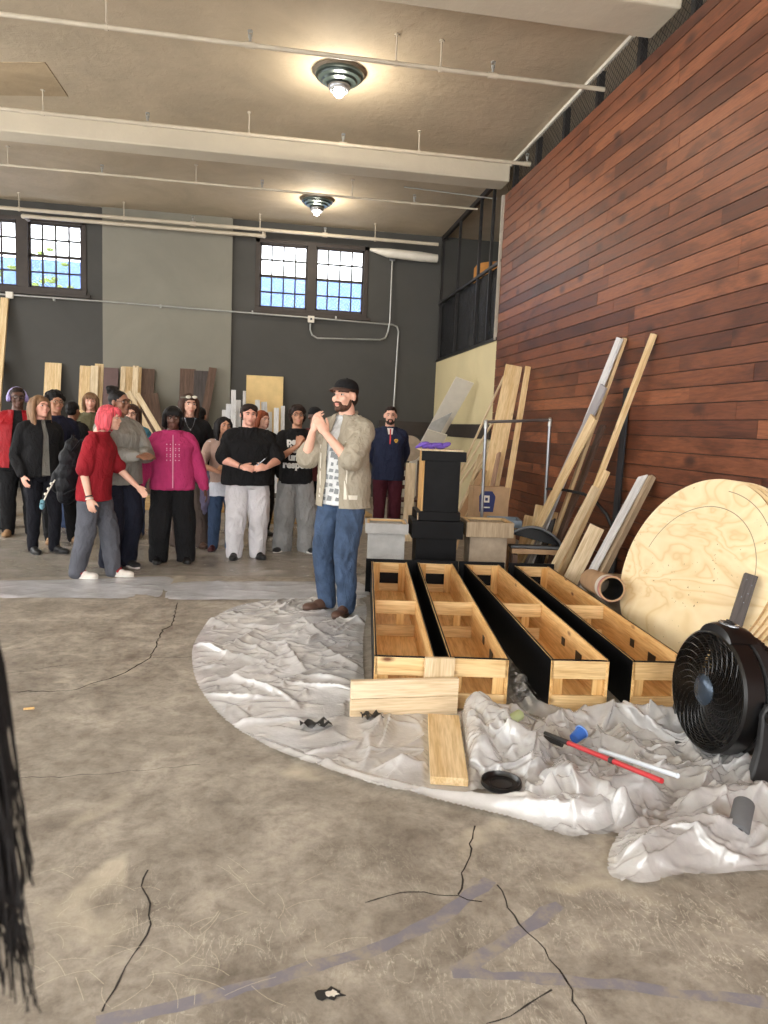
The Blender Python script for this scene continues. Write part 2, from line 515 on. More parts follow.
# brown stained plank wall
def mat_plank():
    k = NT('stained_planks')
    tc = k.n('ShaderNodeTexCoord')
    geo = k.n('ShaderNodeNewGeometry')
    rv = k.n('ShaderNodeMath', operation='MULTIPLY'); rv.inputs[1].default_value = 91.0
    k.l(geo.outputs['Random Per Island'], rv.inputs[0])
    ad = k.n('ShaderNodeVectorMath', operation='ADD'); k.l(tc.outputs['Object'], ad.inputs[0]); k.l(rv.outputs[0], ad.inputs[1])
    mp = k.n('ShaderNodeMapping'); mp.inputs['Scale'].default_value = (1, .09, 1); k.l(ad.outputs[0], mp.inputs[0])
    mp2 = k.n('ShaderNodeMapping'); mp2.inputs['Scale'].default_value = (1, .35, 1); k.l(ad.outputs[0], mp2.inputs[0])
    g = k.noise(mp.outputs[0], 20, 6, .68, 1.6)
    g2 = k.noise(mp.outputs[0], 90, 2, .6)
    bl = k.noise(mp2.outputs[0], 3.2, 4, .6, .8)
    isl = k.ramp(geo.outputs['Random Per Island'], [(0, lin((92, 52, 36))), (.3, lin((115, 67, 45))), (.7, lin((132, 79, 52))), (1, lin((150, 93, 63)))])
    col = k.mix(.75, isl, k.ramp(g, [(.34, (.42, .36, .34, 1)), (.56, (1, 1, 1, 1)), (.7, (1.1, 1.1, 1.1, 1))]), 'MULTIPLY')
    col = k.mix(.6, col, k.ramp(g2, [(.35, (.7, .66, .64, 1)), (.6, (1, 1, 1, 1))]), 'MULTIPLY')
    col = k.mix(.7, col, k.ramp(bl, [(.36, (.42, .38, .38, 1)), (.5, (1, 1, 1, 1))]), 'MULTIPLY')
    mk = k.n('ShaderNodeMapping'); mk.inputs['Scale'].default_value = (1, .55, 1); k.l(ad.outputs[0], mk.inputs[0])
    vo = k.n('ShaderNodeTexVoronoi'); vo.inputs['Scale'].default_value = 3.0; k.l(mk.outputs[0], vo.inputs['Vector'])
    col = k.mix(k.ramp(vo.outputs['Distance'], [(.06, (.9, .9, .9, 1)), (.2, (0, 0, 0, 1))]), col, lin((52, 28, 22)))
    k.l(col, k.b.inputs['Base Color'])
    k.l(k.ramp(g, [(.3, (.38, .38, .38, 1)), (.7, (.55, .55, .55, 1))]), k.b.inputs['Roughness'])
    k.b.inputs['Specular IOR Level'].default_value = .45
    k.bump(g2, .15, .003)
    return k.m
M['planks'] = mat_plank()
mb = MB(); H_ = .139; z = .0; row = 0
r = random.Random(11)
while z < ZW:
    y = -2.6 - r.uniform(0, 2.2)
    h = min(H_, ZW - z)
    while y < YE:
        L = r.uniform(1.6, 3.7); y1 = min(y + L, YE)
        if YE - y1 < .5: y1 = YE
        mb.box((XW + .012 + r.uniform(0, .0025), (max(y, -2.6) + y1) / 2, z + h / 2), (.024, y1 - max(y, -2.6) - .002, h - .008)) if y1 > -2.6 else None
        y = y1
    z += H_
mb.mi = 1
mb.box((XW + .06, (YE - 2.6) / 2, ZW / 2), (.07, YE + 2.6, ZW - .01))
struct(mb.build('wall_right', [M['planks'], M['trim_dark']]))
mb = MB(); mb.box((XW + .02, YE + .025, (ZW + 2.94) / 2), (.12, .05, ZW - 2.94)); struct(mb.build('trim_2', mat_plaster('rough_plaster_edge', (168, 160, 148), .2, .8, (90, 80, 70))))
# tan plywood below, framed plastic sheeting above, at the far end of the right side
mb = MB()
for a, b in ((YE, 12.1), (12.104, YB)): mb.box((XW + .02, (a + b) / 2, 1.47), (.03, b - a, 2.94))
struct(mb.build('wall_right_far', M['ply_tan']))
mb = MB(); mb.box((XW - .01, (YE + YB) / 2, 1.5), (.04, YB - YE - .02, .24)); struct(mb.build('trim_3', M['trim_dark']))
mb = MB()
for yv in (11.67, 12.38, 13.77, 15.1): mb.box((XW + .01, yv, (2.94 + ZC) / 2), (.045, .05, ZC - 2.94))
mb.box((XW + .01, (YE + YB) / 2, 4.15), (.05, YB - YE, .045)); mb.box((XW + .01, (YE + YB) / 2, 2.96), (.06, YB - YE, .05)); mb.box((XW + .02, (YE + YB) / 2, ZC - .04), (.06, YB - YE, .08))
w3 = struct(mb.build('window_3', M['dark_steel']))
def mat_blackplastic():
    k = NT('black_poly_sheet'); v = k.mapping((1, 1, .5), 'Object', False)
    f = k.noise(v, 7, 5, .7, 2.0)
    k.b.inputs['Base Color'].default_value = lin((26, 27, 30)); k.b.inputs['Roughness'].default_value = .18
    k.bump(f, .9, .06); return k.m
mb = MB()
n = 40
for zz0, zz1 in ((2.97, 4.13),):
    gr = [[mb.bm.verts.new((XW + .05 + .02 * noise.noise(V((i * .35, j * .2, 3))), YE + .06 + (YB - YE - .08) * i / n, zz0 + (zz1 - zz0) * j / 14)) for j in range(15)] for i in range(n + 1)]
    for i in range(n):
        for j in range(14): mb.bm.faces.new((gr[i][j], gr[i + 1][j], gr[i + 1][j + 1], gr[i][j + 1]))
mb.build('black_plastic_sheet', mat_blackplastic(), w3, smooth=3)
# the store room behind it
mb = MB(); mb.box((5.55, 9.5, ZC / 2), (.1, 11.5, ZC)); struct(mb.build('wall_store_room', M['wall_brown']))
mb = MB(); mb.lathe([(0, 0), (.42, 0), (.46, .06), (.46, 1.3), (.42, 1.36), (0, 1.36)], 28)
o = tag(mb.build('added_drum', plain('warm_light_orange', (190, 130, 62), .7), loc=(4.4, 14.2, 3.42), smooth=.6), 'added drum in the store room, orange brown for the warm light there', 'drum')  # added cylinder, its orange stands in for warm light in the room behind
mb = MB(); mb.box((4.56, 13.2, 3.36), (1.85, 4.2, .1)); mb.mi = 0
struct(mb.build('floor_store_loft', M['wall_brown']))
# open strip between the plank wall and the ceiling: posts, rail, chain link, backing
mb = MB(); mb.box((XW + .5, (YE - 2.6) / 2, (ZW + ZC) / 2), (.06, YE + 2.6, ZC - ZW + .3)); struct(mb.build('wall_upper_backing', M['wall_brown']))
mb = MB()
for yv in np.arange(-2.2, 11.0, .93): mb.box((XW + .07, float(yv), (ZW + ZC) / 2), (.07, .07, ZC - ZW))
struct(mb.build('trim_4', M['dark_steel']))
mb = MB(); mb.box((XW + .02, (YE - 2.6) / 2, ZC - .02), (.035, YE + 2.6, .04)); struct(mb.build('trim_5', M['white_paint']))
mb = MB()
for sg in (1, -1):
    y = 2.0
    while y < YE - .1:
        mb.tube([(XW + .03, y, ZW - .02), (XW + .03, y + sg * .4, ZC - .03)], .0022, 4, cap=False); y += .075
struct(mb.build('trim_6', M['dark_steel']))

# ================================================================ CEILING PIPES, LAMPS, CONDUIT
def sprinkler_pipe(y, z, x0, x1, rad, label, heads, hangers, ends=True):
    rad *= .76
    root = empty('sprinkler_pipe', (x0, y, z), 0, label, 'pipe', 'white pipes under the ceiling')
    mb = MB(); mb.tube([(0, 0, 0), (x1 - x0, 0, 0)], rad, 12)
    for hx in heads: mb.tube([(hx - x0 - .05, 0, 0), (hx - x0 + .05, 0, 0)], rad * 1.35, 12)
    mb.build('pipe_run', M['pipe_paint'], root, smooth=.8)
    for hx in heads:
        mb = MB(); mb.tube([(hx - x0, 0, 0), (hx - x0, 0, .07)], .014, 8); mb.tube([(hx - x0, 0, .07), (hx - x0, 0, .1)], [.022, .02], 8)
        mb.tube([(hx - x0 - .018, 0, .09), (hx - x0 - .018, 0, .13)], .005, 6); mb.tube([(hx - x0 + .018, 0, .09), (hx - x0 + .018, 0, .13)], .005, 6)
        mb.lathe([(0, .13), (.028, .13), (.028, .136), (0, .136)], 12, Matrix.Translation((hx - x0, 0, 0)))
        mb.build('sprinkler_head', M['conduit'], root)
    for hx in hangers:
        mb = MB(); mb.tube([(hx - x0, 0, 0), (hx - x0, 0, ZC - z)], .009, 6); mb.tube([(hx - x0 - .016, 0, 0), (hx - x0 + .016, 0, 0)], rad * 1.3, 12)
        mb.lathe([(0, ZC - z - .012), (.03, ZC - z - .012), (.03, ZC - z), (0, ZC - z)], 10, Matrix.Translation((hx - x0, 0, 0)))
        mb.build('pipe_hanger', M['pipe_paint'], root)
    return root
zp = 5.25
def hx(x, y, z=zp): return G(x, y, z).x
y1 = G(384, 62, zp).y; y2 = G(384, 149, zp).y
sprinkler_pipe(y1, zp, -7, XW + .02, .031, 'white sprinkler pipe just in front of the nearest ceiling lamp', [hx(250, 44), hx(493, 75)], [hx(107, 29), hx(396, 63), hx(440, 70), -4.2])
sprinkler_pipe(y2, zp, -7.2, XW + .02, .034, 'white sprinkler pipe running along the front of the deep ceiling beam', [hx(148, 125), hx(343, 145), hx(526, 165)], [hx(43, 113), hx(249, 135), hx(419, 152), -5])
sprinkler_pipe(12.3, zp, -7.6, 3.4, .024, 'thin white sprinkler pipe crossing in front of the far ceiling lamp', [PY(102, 176, 12.3).x, PY(262, 191, 12.3).x, PY(414, 207, 12.3).x], [PY(8, 167, 12.3).x, PY(196, 184, 12.3).x, PY(352, 200, 12.3).x])
sprinkler_pipe(14.75, 5.24, -8, 3.3, .045, 'white sprinkler pipe along the top of the dark back wall', [PY(193, 221, 14.75).x, PY(325, 235, 14.75).x], [PY(19, 204, 14.75).x, PY(124, 214, 14.75).x, PY(260, 228, 14.75).x, PY(375, 238, 14.75).x])
mb = MB(); mb.tube([(-4.66, 15.2, 5.16), (-4.66, 14.94, 5.16)], .03, 10); mb.tube([(-4.66, 14.9, 5.16), (-.2, 14.9, 5.16)], .036, 10); mb.tube([(-.2, 14.9, 5.16), (-.2, 14.9, 5.24)], .036, 10)
mb.ell((-4.66, 14.92, 5.16), (.045, .045, .045)); mb.ell((-.2, 14.9, 5.16), (.045, .045, .045))
tag(mb.build('water_pipe', M['pipe_paint'], smooth=.8), 'lower white pipe with elbows hung in front of the left window', 'pipe')
mb = MB(); mb.tube([PY(404, 187, 11.9), PY(497, 199, 11.7)], .011, 6)
tag(mb.build('cable_conduit', M['conduit']), 'thin grey conduit below the deep ceiling beam near the plank wall', 'conduit')
mb = MB(); mb.tube([(1.95, 15.1, 5.12), (2.3, 15.02, 5.06), (3.0, 15.0, 5.03), (3.35, 15.0, 5.02)], [.03, .09, .1, .08], 10)
tag(mb.build('wrapped_duct', M['white_paint'], smooth=1), 'short white wrapped duct at the top right of the back wall', 'duct')

M['bulb'] = None
k = NT('lit_bulb'); k.b.inputs['Emission Color'].default_value = (1, .93, .8, 1); k.b.inputs['Emission Strength'].default_value = 30; M['bulb'] = k.m
M['lamp_metal'] = plain('dark_green_lamp_metal', (64, 74, 72), .3, .5, var=.25)
def ceiling_lamp(x, y, label, power=95):
    root = empty('ceiling_lamp', (x, y, ZC), 0, label, 'ceiling lamp', 'round ceiling lamps')
    mb = MB(); mb.lathe([(0, 0), (.3, 0), (.305, -.015), (.285, -.03), (.27, -.045)], 40); mb.build('ceiling_plate', plain('worn_lamp_plate', (120, 110, 96), .6), root, smooth=.7)
    mb = MB(); mb.lathe([(.282, -.03), (.278, -.055), (.25, -.068), (.243, -.088), (.205, -.1), (.19, -.122), (.14, -.138), (.124, -.155), (.118, -.155), (.13, -.134), (.17, -.115), (.2, -.07)], 40); mb.build('lamp_shade', M['lamp_metal'], root, smooth=.5)
    mb = MB(); mb.lathe([(.122, -.145), (.128, -.165), (.118, -.195), (.1, -.21), (.094, -.205), (.11, -.185), (.118, -.165)], 32); mb.build('shade_collar', M['grey_steel'], root, smooth=.7)
    mb = MB(); mb.ell((0, 0, -.215), (.062, .062, .07)); mb.tube([(0, 0, -.1), (0, 0, -.17)], .03, 12); b = mb.build('light_bulb', M['bulb'], root, smooth=2)
    b.visible_shadow = True
    L = bpy.data.lights.new('lamp_light', 'POINT'); L.energy = power * .5; L.color = (1, .9, .74); L.shadow_soft_size = .08
    lo = bpy.data.objects.new('lamp_light', L); COL.objects.link(lo); lo.parent = root; lo.location = (0, 0, -.34)
    return root
ceiling_lamp(.70, 8.74, 'nearer ceiling lamp, dark round shade with a lit bulb')
ceiling_lamp(.75, 13.5, 'farther ceiling lamp close to the back wall windows, smaller in view')

YC = YB - .06
def conduit(pts, rad=.016):
    return [(p[0], YC, p[1]) for p in pts]
root = empty('electrical_conduit', (-8.2, YC, 3.73), 0, 'long grey conduit across the back wall that turns down at its right end', 'conduit')
def rel(p, r=root): return [V(q) - r.location for q in p]
pts = [(-8.2, YC - .06, 3.75), (-3.3, YC - .06, 3.73), (.77, YC - .03, 3.68), (2.5, YC, 3.655), (2.6, YC, 3.62), (2.635, YC, 3.52), (2.6, YC, 1.9)]
mb = MB(); mb.tube(rel(pts), .018, 8); mb.build('conduit_run', M['conduit'], root, smooth=.9)
mb = MB(); mb.box(V((2.59, YC, 1.84)) - root.location, (.09, .06, .16)); mb.build('outlet_box', M['grey_steel'], root, bevel=.006)
mb = MB(); mb.box(V((-5.0, YC - .07, 3.73)) - root.location, (.13, .06, .12)); mb.build('junction_box', M['white_paint'], root, bevel=.006)
mb = MB(); mb.box(V((.79, YC - .035, 3.65)) - root.location, (.13, .08, .13)); mb.mi = 1; mb.box(V((.79, YC - .08, 3.65)) - root.location, (.04, .01, .04)); mb.build('junction_box', [M['white_paint'], M['dark_steel']], root)
for xs in (-4.2, -2.2, -.4, 1.3):
    mb = MB(); mb.box(V((xs, YC - .045, 3.71 - .0)) - root.location, (.03, .08, .06)); mb.build('conduit_clip', M['conduit'], root)
root = empty('electrical_conduit', (.78, YC, 3.6), 0, 'looped grey conduit dipping below the right window and rising beside it', 'conduit')
pts = [(.78, YC - .03, 3.57), (.78, YC, 3.45), (.82, YC, 3.34), (.93, YC, 3.28), (2.25, YC, 3.33), (2.36, YC, 3.37), (2.41, YC, 3.5), (2.43, YC - .08, 3.7), (2.44, YC, 4.98)]
mb = MB(); mb.tube(rel(pts, root), .018, 8); mb.build('conduit_run', M['conduit'], root, smooth=.9)
mb = MB(); mb.box(V((2.44, YC, 5.02)) - root.location, (.12, .08, .14)); mb.build('conduit_head', M['grey_steel'], root, bevel=.008)

# walls added out of view, doors and windows made up to shape the light
def wall_open(name, along_x, fixed, a0, a1, holes, mat):
    mb = MB(); xs = sorted({a0, a1} | {h[0] for h in holes} | {h[1] for h in holes})
    def bx(p, q, z0, z1):
        if z1 - z0 < .01: return
        if along_x: mb.box(((p + q) / 2, fixed, (z0 + z1) / 2), (q - p, .25, z1 - z0))
        else: mb.box((fixed, (p + q) / 2, (z0 + z1) / 2), (.25, q - p, z1 - z0))
    for p, q in zip(xs[:-1], xs[1:]):
        h = [h for h in holes if h[0] <= p + 1e-6 and h[1] >= q - 1e-6]
        if not h: bx(p, q, 0, ZC)
        else: bx(p, q, 0, h[0][2]); bx(p, q, h[0][3], ZC)
    return struct(mb.build(name, mat))
wall_open('wall_front_added', True, -2.9, -8.9, 5.6, [(-7.6, -1.2, .0, 4.6), (-.2, 3.2, 0, 4.4)], M['wall_pale'])
wall_open('wall_left_added', False, -8.8, -2.8, YB, [(-1.6, 2.6, .9, 4.9), (3.6, 7.8, .9, 4.9), (8.8, 13, .9, 4.9)], M['wall_dark'])

# ---- light: overcast sky through the added front and left openings and the windows
w = bpy.data.worlds.new('world'); SC.world = w; w.use_nodes = True
w.node_tree.nodes['Background'].inputs[0].default_value = (1.0, .99, .97, 1)
w.node_tree.nodes['Background'].inputs[1].default_value = 5.2
SC.view_settings.view_transform = 'Standard'; SC.view_settings.look = 'None'; SC.view_settings.gamma = 1; SC.view_settings.use_curve_mapping = False
SC.view_settings.exposure = 0.55
SC.cycles.use_denoising = True
SC.cycles.max_bounces = 10; SC.cycles.diffuse_bounces = 5; SC.cycles.transparent_max_bounces = 24
SC.cycles.sample_clamp_indirect = 8
# ================================================================ TROUGHS
def trough(fl, bl, w, h, label, near_black):
    """long open pine trough, painted black outside; local y runs away from the camera"""
    fl, bl = V((fl[0], fl[1], 0)), V((bl[0], bl[1], 0))
    L = (bl - fl).length; d = (bl - fl).normalized()
    root = empty('planter_trough', fl, math.atan2(-d.x, d.y), label, 'trough', 'pine troughs in a row')
    t = .018; P = M['pine_orange']; Bk = M['black_paint']
    # long sides: one board each, outer face black
    for x, sg, nm in ((t / 2, -1, 0), (w - t / 2, 1, 1)):
        mb = MB()
        fs = mb.box((x, L / 2, h / 2 + .004), (t, L, h - .008))
        for f in fs:
            f.normal_update()
            if f.normal.x * sg > .5: f.material_index = 1
        mats = [P, Bk]
        o = mb.build('side_panel', [wood_y, Bk], root, bevel=.0015)
    mb = MB(); mb.box((w / 2, L / 2, .02), (w - 2 * t, L - .02, .012)); mb.build('floor_panel', wood_y, root)
    # near end: rail over rail with an open slot between
    mb = MB(); mb.box((w / 2, .009, h - .055), (w - .004, .018, .105)); mb.build('end_rail', wood_x, root, bevel=.002)
    mb = MB(); mb.box((w / 2, .009, .045), (w - .004, .018, .085)); mb.build('end_rail', wood_x, root, bevel=.002)
    for yy, dy in ((.03, .018), (L - .03, .018)):
        for x in (t + .03, w - t - .03):
            mb = MB(); mb.box((x, yy, h / 2 + .005), (.06, dy, h - .03)); mb.build('corner_post', P, root, bevel=.002)
    # far end
    mb = MB(); mb.box((w / 2, L - .009, h - .05), (w - .004, .018, .09)); mb.build('end_rail', wood_x, root, bevel=.002)
    mb = MB(); mb.box((w / 2, L - .009, .05), (w - .004, .018, .09)); mb.build('end_rail', wood_x, root, bevel=.002)
    mb = MB(); mb.box((w / 2, L + .014, h / 2 + .012), (w + .1, .02, h + .02)); mb.build('end_cap', Bk, root, bevel=.002)
    # divider half way with a lower slat
    ym = L * .47
    mb = MB(); mb.box((w / 2, ym, h - .055), (w - 2 * t, .018, .095)); mb.build('divider_board', wood_x, root, bevel=.002)
    mb = MB(); mb.box((w / 2, ym, .065), (w - 2 * t, .018, .08)); mb.build('divider_board', wood_x, root, bevel=.002)
    mb = MB(); mb.box((w * .62, ym + .018, h / 2), (.055, .018, h - .04)); mb.build('divider_post', P, root, bevel=.002)
    # black paint that ran over the rim
    mb = MB()
    mb.box((t / 2, L / 2, h - .001), (t * .5, L, .006)); mb.box((w - .003, L / 2, h - .001), (.006, L, .006)); mb.box((w / 2, .004, h - .003), (w - .002, .01, .006))
    mb.build('painted_rim', Bk, root)
    if near_black:
        for yy, zz, sy, sz in ((L * .16, h * .55, .1, .07), (L * .27, h * .6, .06, .05)):
            mb = MB(); mb.box((w - t - .002, yy, zz), (.004, sy, sz)); mb.build('vent_hole', M['dark_plastic'], root)
    return root
wood_y = wood('crate_pine_long', (236, 198, 138), (212, 164, 100), (110, 66, 34), axis=1)
wood_x = wood('crate_pine_cross', (228, 198, 148), (206, 170, 116), (104, 66, 38), axis=0)
trough((.58, 3.66), (.94, 6.33), .325, .29, 'open pine trough nearest the man in the cap, leftmost of four', False)
trough((.98, 3.62), (1.36, 6.3), .325, .29, 'open pine trough behind the upright board end, second from the left', True)
trough((1.535, 3.56), (1.79, 6.25), .325, .29, 'open pine trough with a bare front end rail, third from the left', True)
trough((1.99, 3.52), (2.25, 6.2), .325, .29, 'open pine trough beside the floor fan, rightmost of four', True)

# loose boards in front of the troughs
mb = MB(); pa, pb = G(350, 718), G(457, 714)
pa.z = pb.z = 0
d = (pb - pa).normalized()
root = empty('board_panel', pa, math.atan2(d.y, d.x), 'two board pine panel standing on edge across the front of the troughs', 'board')
L = (pb - pa).length
mb = MB(); mb.box((L / 2, .012, .052), (L, .034, .098)); mb.build('lower_board', wood('panel_pine_a', (222, 202, 170), (200, 176, 142), axis=0), root, bevel=.003)
mb = MB(); mb.box((L / 2, .012, .15), (L, .034, .094)); mb.build('upper_board', wood('panel_pine_b', (226, 206, 176), (206, 184, 148), axis=0), root, bevel=.003)
o = board('pine_offcut', M['pine_pale'], (.915, 3.588, .004), (.925, 3.596, .295), (1, 0, 0), .16, .03)
tag(o, 'short pine offcut standing upright behind the two board panel', 'board')
a, b = G(449, 787), G(443, 722)
o = board('pine_plank', M['pine'], (a.x, a.y, .024), (b.x, b.y, .024), (1, 0, 0), .16, .036)
tag(o, 'pine plank lying flat on the plastic, pointing at the camera', 'board')

# ================================================================ PEDESTALS
def pedestal(x, y, w, d, h, rim, rz, label, body_mat, rim_mat, body_in=.03, cat='pedestal'):
    root = empty('wooden_pedestal', (x, y, 0), rz, label, cat)
    t = .018; bw, bd = w - 2 * body_in, d - 2 * body_in
    for nm, c, s in (('front_panel', (0, -bd / 2 + t / 2, (h - rim) / 2), (bw, t, h - rim)), ('rear_panel', (0, bd / 2 - t / 2, (h - rim) / 2), (bw, t, h - rim)),
                     ('side_panel', (-bw / 2 + t / 2, 0, (h - rim) / 2), (t, bd - 2 * t, h - rim)), ('side_panel', (bw / 2 - t / 2, 0, (h - rim) / 2), (t, bd - 2 * t, h - rim))):
        mb = MB(); mb.box(c, s); mb.build(nm, body_mat, root, bevel=.002)
    zc = h - rim / 2
    for nm, c, s in (('rim_board', (0, -d / 2 + t / 2, zc), (w, t, rim)), ('rim_board', (0, d / 2 - t / 2, zc), (w, t, rim)), ('rim_board', (-w / 2 + t / 2, 0, zc), (t, d - 2 * t, rim)), ('rim_board', (w / 2 - t / 2, 0, zc), (t, d - 2 * t, rim))):
        mb = MB(); mb.box(c, s); mb.build(nm, rim_mat, root, bevel=.002)
    mb = MB(); mb.box((0, 0, h - rim - .008), (bw - 2 * t - .002, bd - 2 * t - .002, .012)); mb.build('inner_shelf', wood_x, root)
    mb = MB()
    for sx in (-1, 1): mb.box((sx * (w / 2 - t - .012), 0, h - .012), (.022, d - 2 * t, .02))
    for sy in (-1, 1): mb.box((0, sy * (d / 2 - t - .012), h - .012), (w - 2 * t - .05, .022, .02))
    mb.build('inner_batten', wood_x, root)
    return root
pedestal(1.17, 6.98, .42, .40, .575, .1, -.12, 'grey primed pedestal with an open pine rim beside the man in the cap', M['grey_paint'], M['grey_paint'])
pedestal(2.18, 6.9, .47, .42, .62, .15, -.1, 'raw grey plywood pedestal with a pale wide rim behind the third trough', M['raw_grey'], M['pine_grey'], .05)
pb_ = pedestal(1.65, 6.9, .5, .44, .62, .17, -.1, 'black pedestal with a wide cornice carrying the black open box', M['black_paint'], M['black_paint'], .05)
mb = MB(); mb.box((0, 0, .613), (.49, .43, .012)); mb.build('top_panel', M['black_paint'], pb_, bevel=.003)
root = empty('display_box', (1.65, 6.9, .622), -.1, 'black painted box with a bare pine left side, stacked on the black pedestal', 'box')
for nm, c, s, m in (('front_panel', (.02, -.165, .36), (.34, .018, .66), M['black_paint']), ('side_panel', (-.16, 0, .36), (.018, .33, .66), M['pine_orange']), ('side_panel', (.19, 0, .36), (.018, .31, .66), M['black_paint']),
                    ('base_moulding', (.0, 0, .045), (.43, .4, .088), M['black_paint']), ('cornice', (.03, -.17, .625), (.43, .03, .095), M['black_paint']), ('cornice', (.24, 0, .625), (.02, .36, .095), M['black_paint']),
                    ('top_panel', (.01, .0, .682), (.42, .36, .016), M['pine_pale']), ('side_rail', (-.2, -.02, .04), (.016, .36, .075), M['pine_pale']), ('rear_panel', (.02, .165, .36), (.34, .018, .66), M['pine_orange'])):
    mb = MB(); mb.box(c, s); mb.build(nm, m, root, bevel=.003)
mb = MB()
_c = random.Random(2)
for i in range(9): mb.ell((-.12 + .03 * i, _c.uniform(-.04, .04), .02 + .012 * math.sin(i * 1.7)), (.06, _c.uniform(.03, .07), _c.uniform(.014, .03)), Matrix.Rotation(_c.uniform(-.6, .6), 3, 'Y'), u=12, v=8)
o = tag(mb.build('folded_cloth', M['purple'], loc=(1.6, 6.93, 1.322), smooth=2), 'purple cloth crumpled on top of the black box', 'cloth')

# ================================================================ LUMBER ON THE RIGHT WALL
def lean(label, mat, top, base, w, t, wall=XW - .02, wd=(0, 1, 0), name='lumber_board', group='lumber leaning on the plank wall', off=0.0):
    """board whose top rests on the right wall; top = pixel, base = pixel on the floor or a world point"""
    tp = PX(top[0], top[1], wall - off)
    bs = base if isinstance(base, V) else G(*base)
    o = board(name, mat, bs, tp, wd, w, t)
    m = o.matrix_world if False else o.matrix_local
    return tag(o, label, 'board', group)
P = M['pine']
lean('tall thin pine stud, the one reaching highest right of centre', P, (654, 334), V((2.92, 6.72, 0)), .065, .038, off=.0)
lean('tall white primed board with a raw pine edge at the plank wall', M['pine_white'], (620, 338), V((2.86, 7.45, 0)), .13, .02, off=.05)
lean('raw pine stud right behind the tall white primed board', M['pine'], (625, 338), V((2.98, 7.35, 0)), .05, .035, off=.0)
lean('grey board standing in front of the tall white primed board', plain('grey_laminate', (150, 146, 148), .5), (604, 386), V((2.77, 7.45, 0)), .15, .025, wall=3.25)
lean('pine plank leaning in front of the grey board, half its height', P, (594, 417), V((2.70, 7.4, 0)), .15, .03, wall=3.13)
lean('brown laminated board below the grey board at the plank wall', M['brown_board'], (603, 425), V((2.9, 7.05, 0)), .1, .03, off=.07)
lean('black narrow board flat against the plank wall, standing almost upright', M['black_board'], (627, 388), V((3.42, 6.62, 0)), .11, .018)
lean('short square pine post, lower one of two beside the tall thin stud', M['pine_pale'], (596, 487), V((2.62, 6.42, 0)), .065, .06, wall=3.08)
lean('pine post half hidden behind the short square post', P, (607, 471), V((2.76, 6.5, 0)), .06, .05, wall=3.2)
lean('white faced thick board with a brown edge left of the plywood discs', M['pine_white'], (643, 476), V((2.62, 5.72, 0)), .13, .012, wall=3.42)
lean('brown raw edge plank glued behind the white faced board', M['pine_grey'], (651, 477), V((2.69, 5.66, 0)), .09, .05, wall=3.46)
tag(board('lumber_board', M['pine_pale'], V((2.66, 6.05, 0)), PY(597, 527, 6.2), (1, -.4, 0), .14, .03), 'short wide pale offcut standing behind the rightmost trough', 'board', 'lumber leaning on the plank wall')
lean('dark charcoal slat in front of the metal frame, front one of a pair', M['black_board'], (553, 520), V((2.84, 7.1, 0)), .085, .02, wall=3.16)
lean('dark charcoal slat, back one of a pair by the metal frame', M['black_board'], (547, 527), V((2.84, 7.22, 0)), .07, .02, wall=3.16)
lean('small dark charcoal strip at the right of the slat pair', M['dark_board'], (559, 518), V((2.9, 7.02, 0)), .04, .03, wall=3.18)
# bundle farther back
lean('wide pine plank with knots, widest of the far bundle', P, (514, 366), V((2.62, 8.6, 0)), .23, .035, off=.15, wd=(1, -.2, 0))
lean('narrow pine plank at the right edge of the wide knotty plank', P, (528, 367), V((2.78, 8.3, 0)), .075, .04, off=.07, wd=(1, -.2, 0))
lean('short brown offcut in front of the wide knotty plank', plain('brown_offcut', (160, 130, 110), .7), (498, 454), V((2.62, 8.5, 0)), .14, .03, wall=2.98)
for i, (tx, ty, bx, by, lab) in enumerate([(504, 376, 2.35, 10.0, 'thin pine strip reaching highest left of the wide knotty plank'), (494, 420, 2.2, 9.8, 'thin pine strip ending just above the metal frame corner'),
        (490, 442, 2.05, 9.4, 'thin pine strip fanning out lowest beside the black box'), (498, 428, 2.35, 9.3, 'thin pine strip between the fanned strips and the wide plank')]):
    lean(lab, M['pine_pale'], (tx, ty), V((bx, by, 0)), .06, .02, wall=3.46 if i == 0 else 3.1)
for i, (px, py, qx, qy, lab) in enumerate([(484, 470, 465, 508, 'curved brown strip slumped against the lower part of the strip bundle'), (489, 486, 470, 515, 'tan strip lying slanted in front of the far bundle'), (481, 455, 468, 500, 'pale strip slanting to the right side of the black box')]):
    a, b = PY(qx, qy, 8.5 + i * .35), PY(px, py, 9.0 + i * .35)
    a2 = a + (a - b) * (a.z / max(.05, (b - a).z)) if b.z > a.z else a
    tag(board('lumber_board', [M['cardboard'], M['pine_grey'], M['pine_pale']][i], a2, b, (1, 0, 0), .08, .02), lab, 'board', 'lumber leaning on the plank wall')
# white panels in the far corner
a = PX(465, 380, 3.24); b = V((2.5, 13.9, 0))
tag(board('white_board', M['white_paint'], b, a, (1, -.2, 0), .33, .025), 'large white panel leaning in the far right corner', 'panel')
b2 = V((2.5, 13.45, 0)); 
tag(board('white_board', M['white_paint'], b2, b2 + (a - b) * .62 + V((-.1, -.1, 0)), (1, -.2, 0), .36, .025), 'smaller white panel standing in front of the large white panel', 'panel')
mb = MB(); mb.prism([(0, 0), (.24, 0), (.24, .75), (0, .4)], 0, .012)
gp_ = b + (a - b) * .56 + V((-.2, -.12, 0)); mt = frame_from(gp_, gp_ + (a - b), (1, -.2, 0))
mt2 = mt @ Matrix(((1, 0, 0, 0), (0, 0, 1, 0), (0, 1, 0, 0), (0, 0, 0, 1)))
o = mb.build('grey_board', M['grey_paint']); o.matrix_world = mt2 @ Matrix.Identity(4)
tag(o, 'slant cut grey board resting on the white panels', 'board')

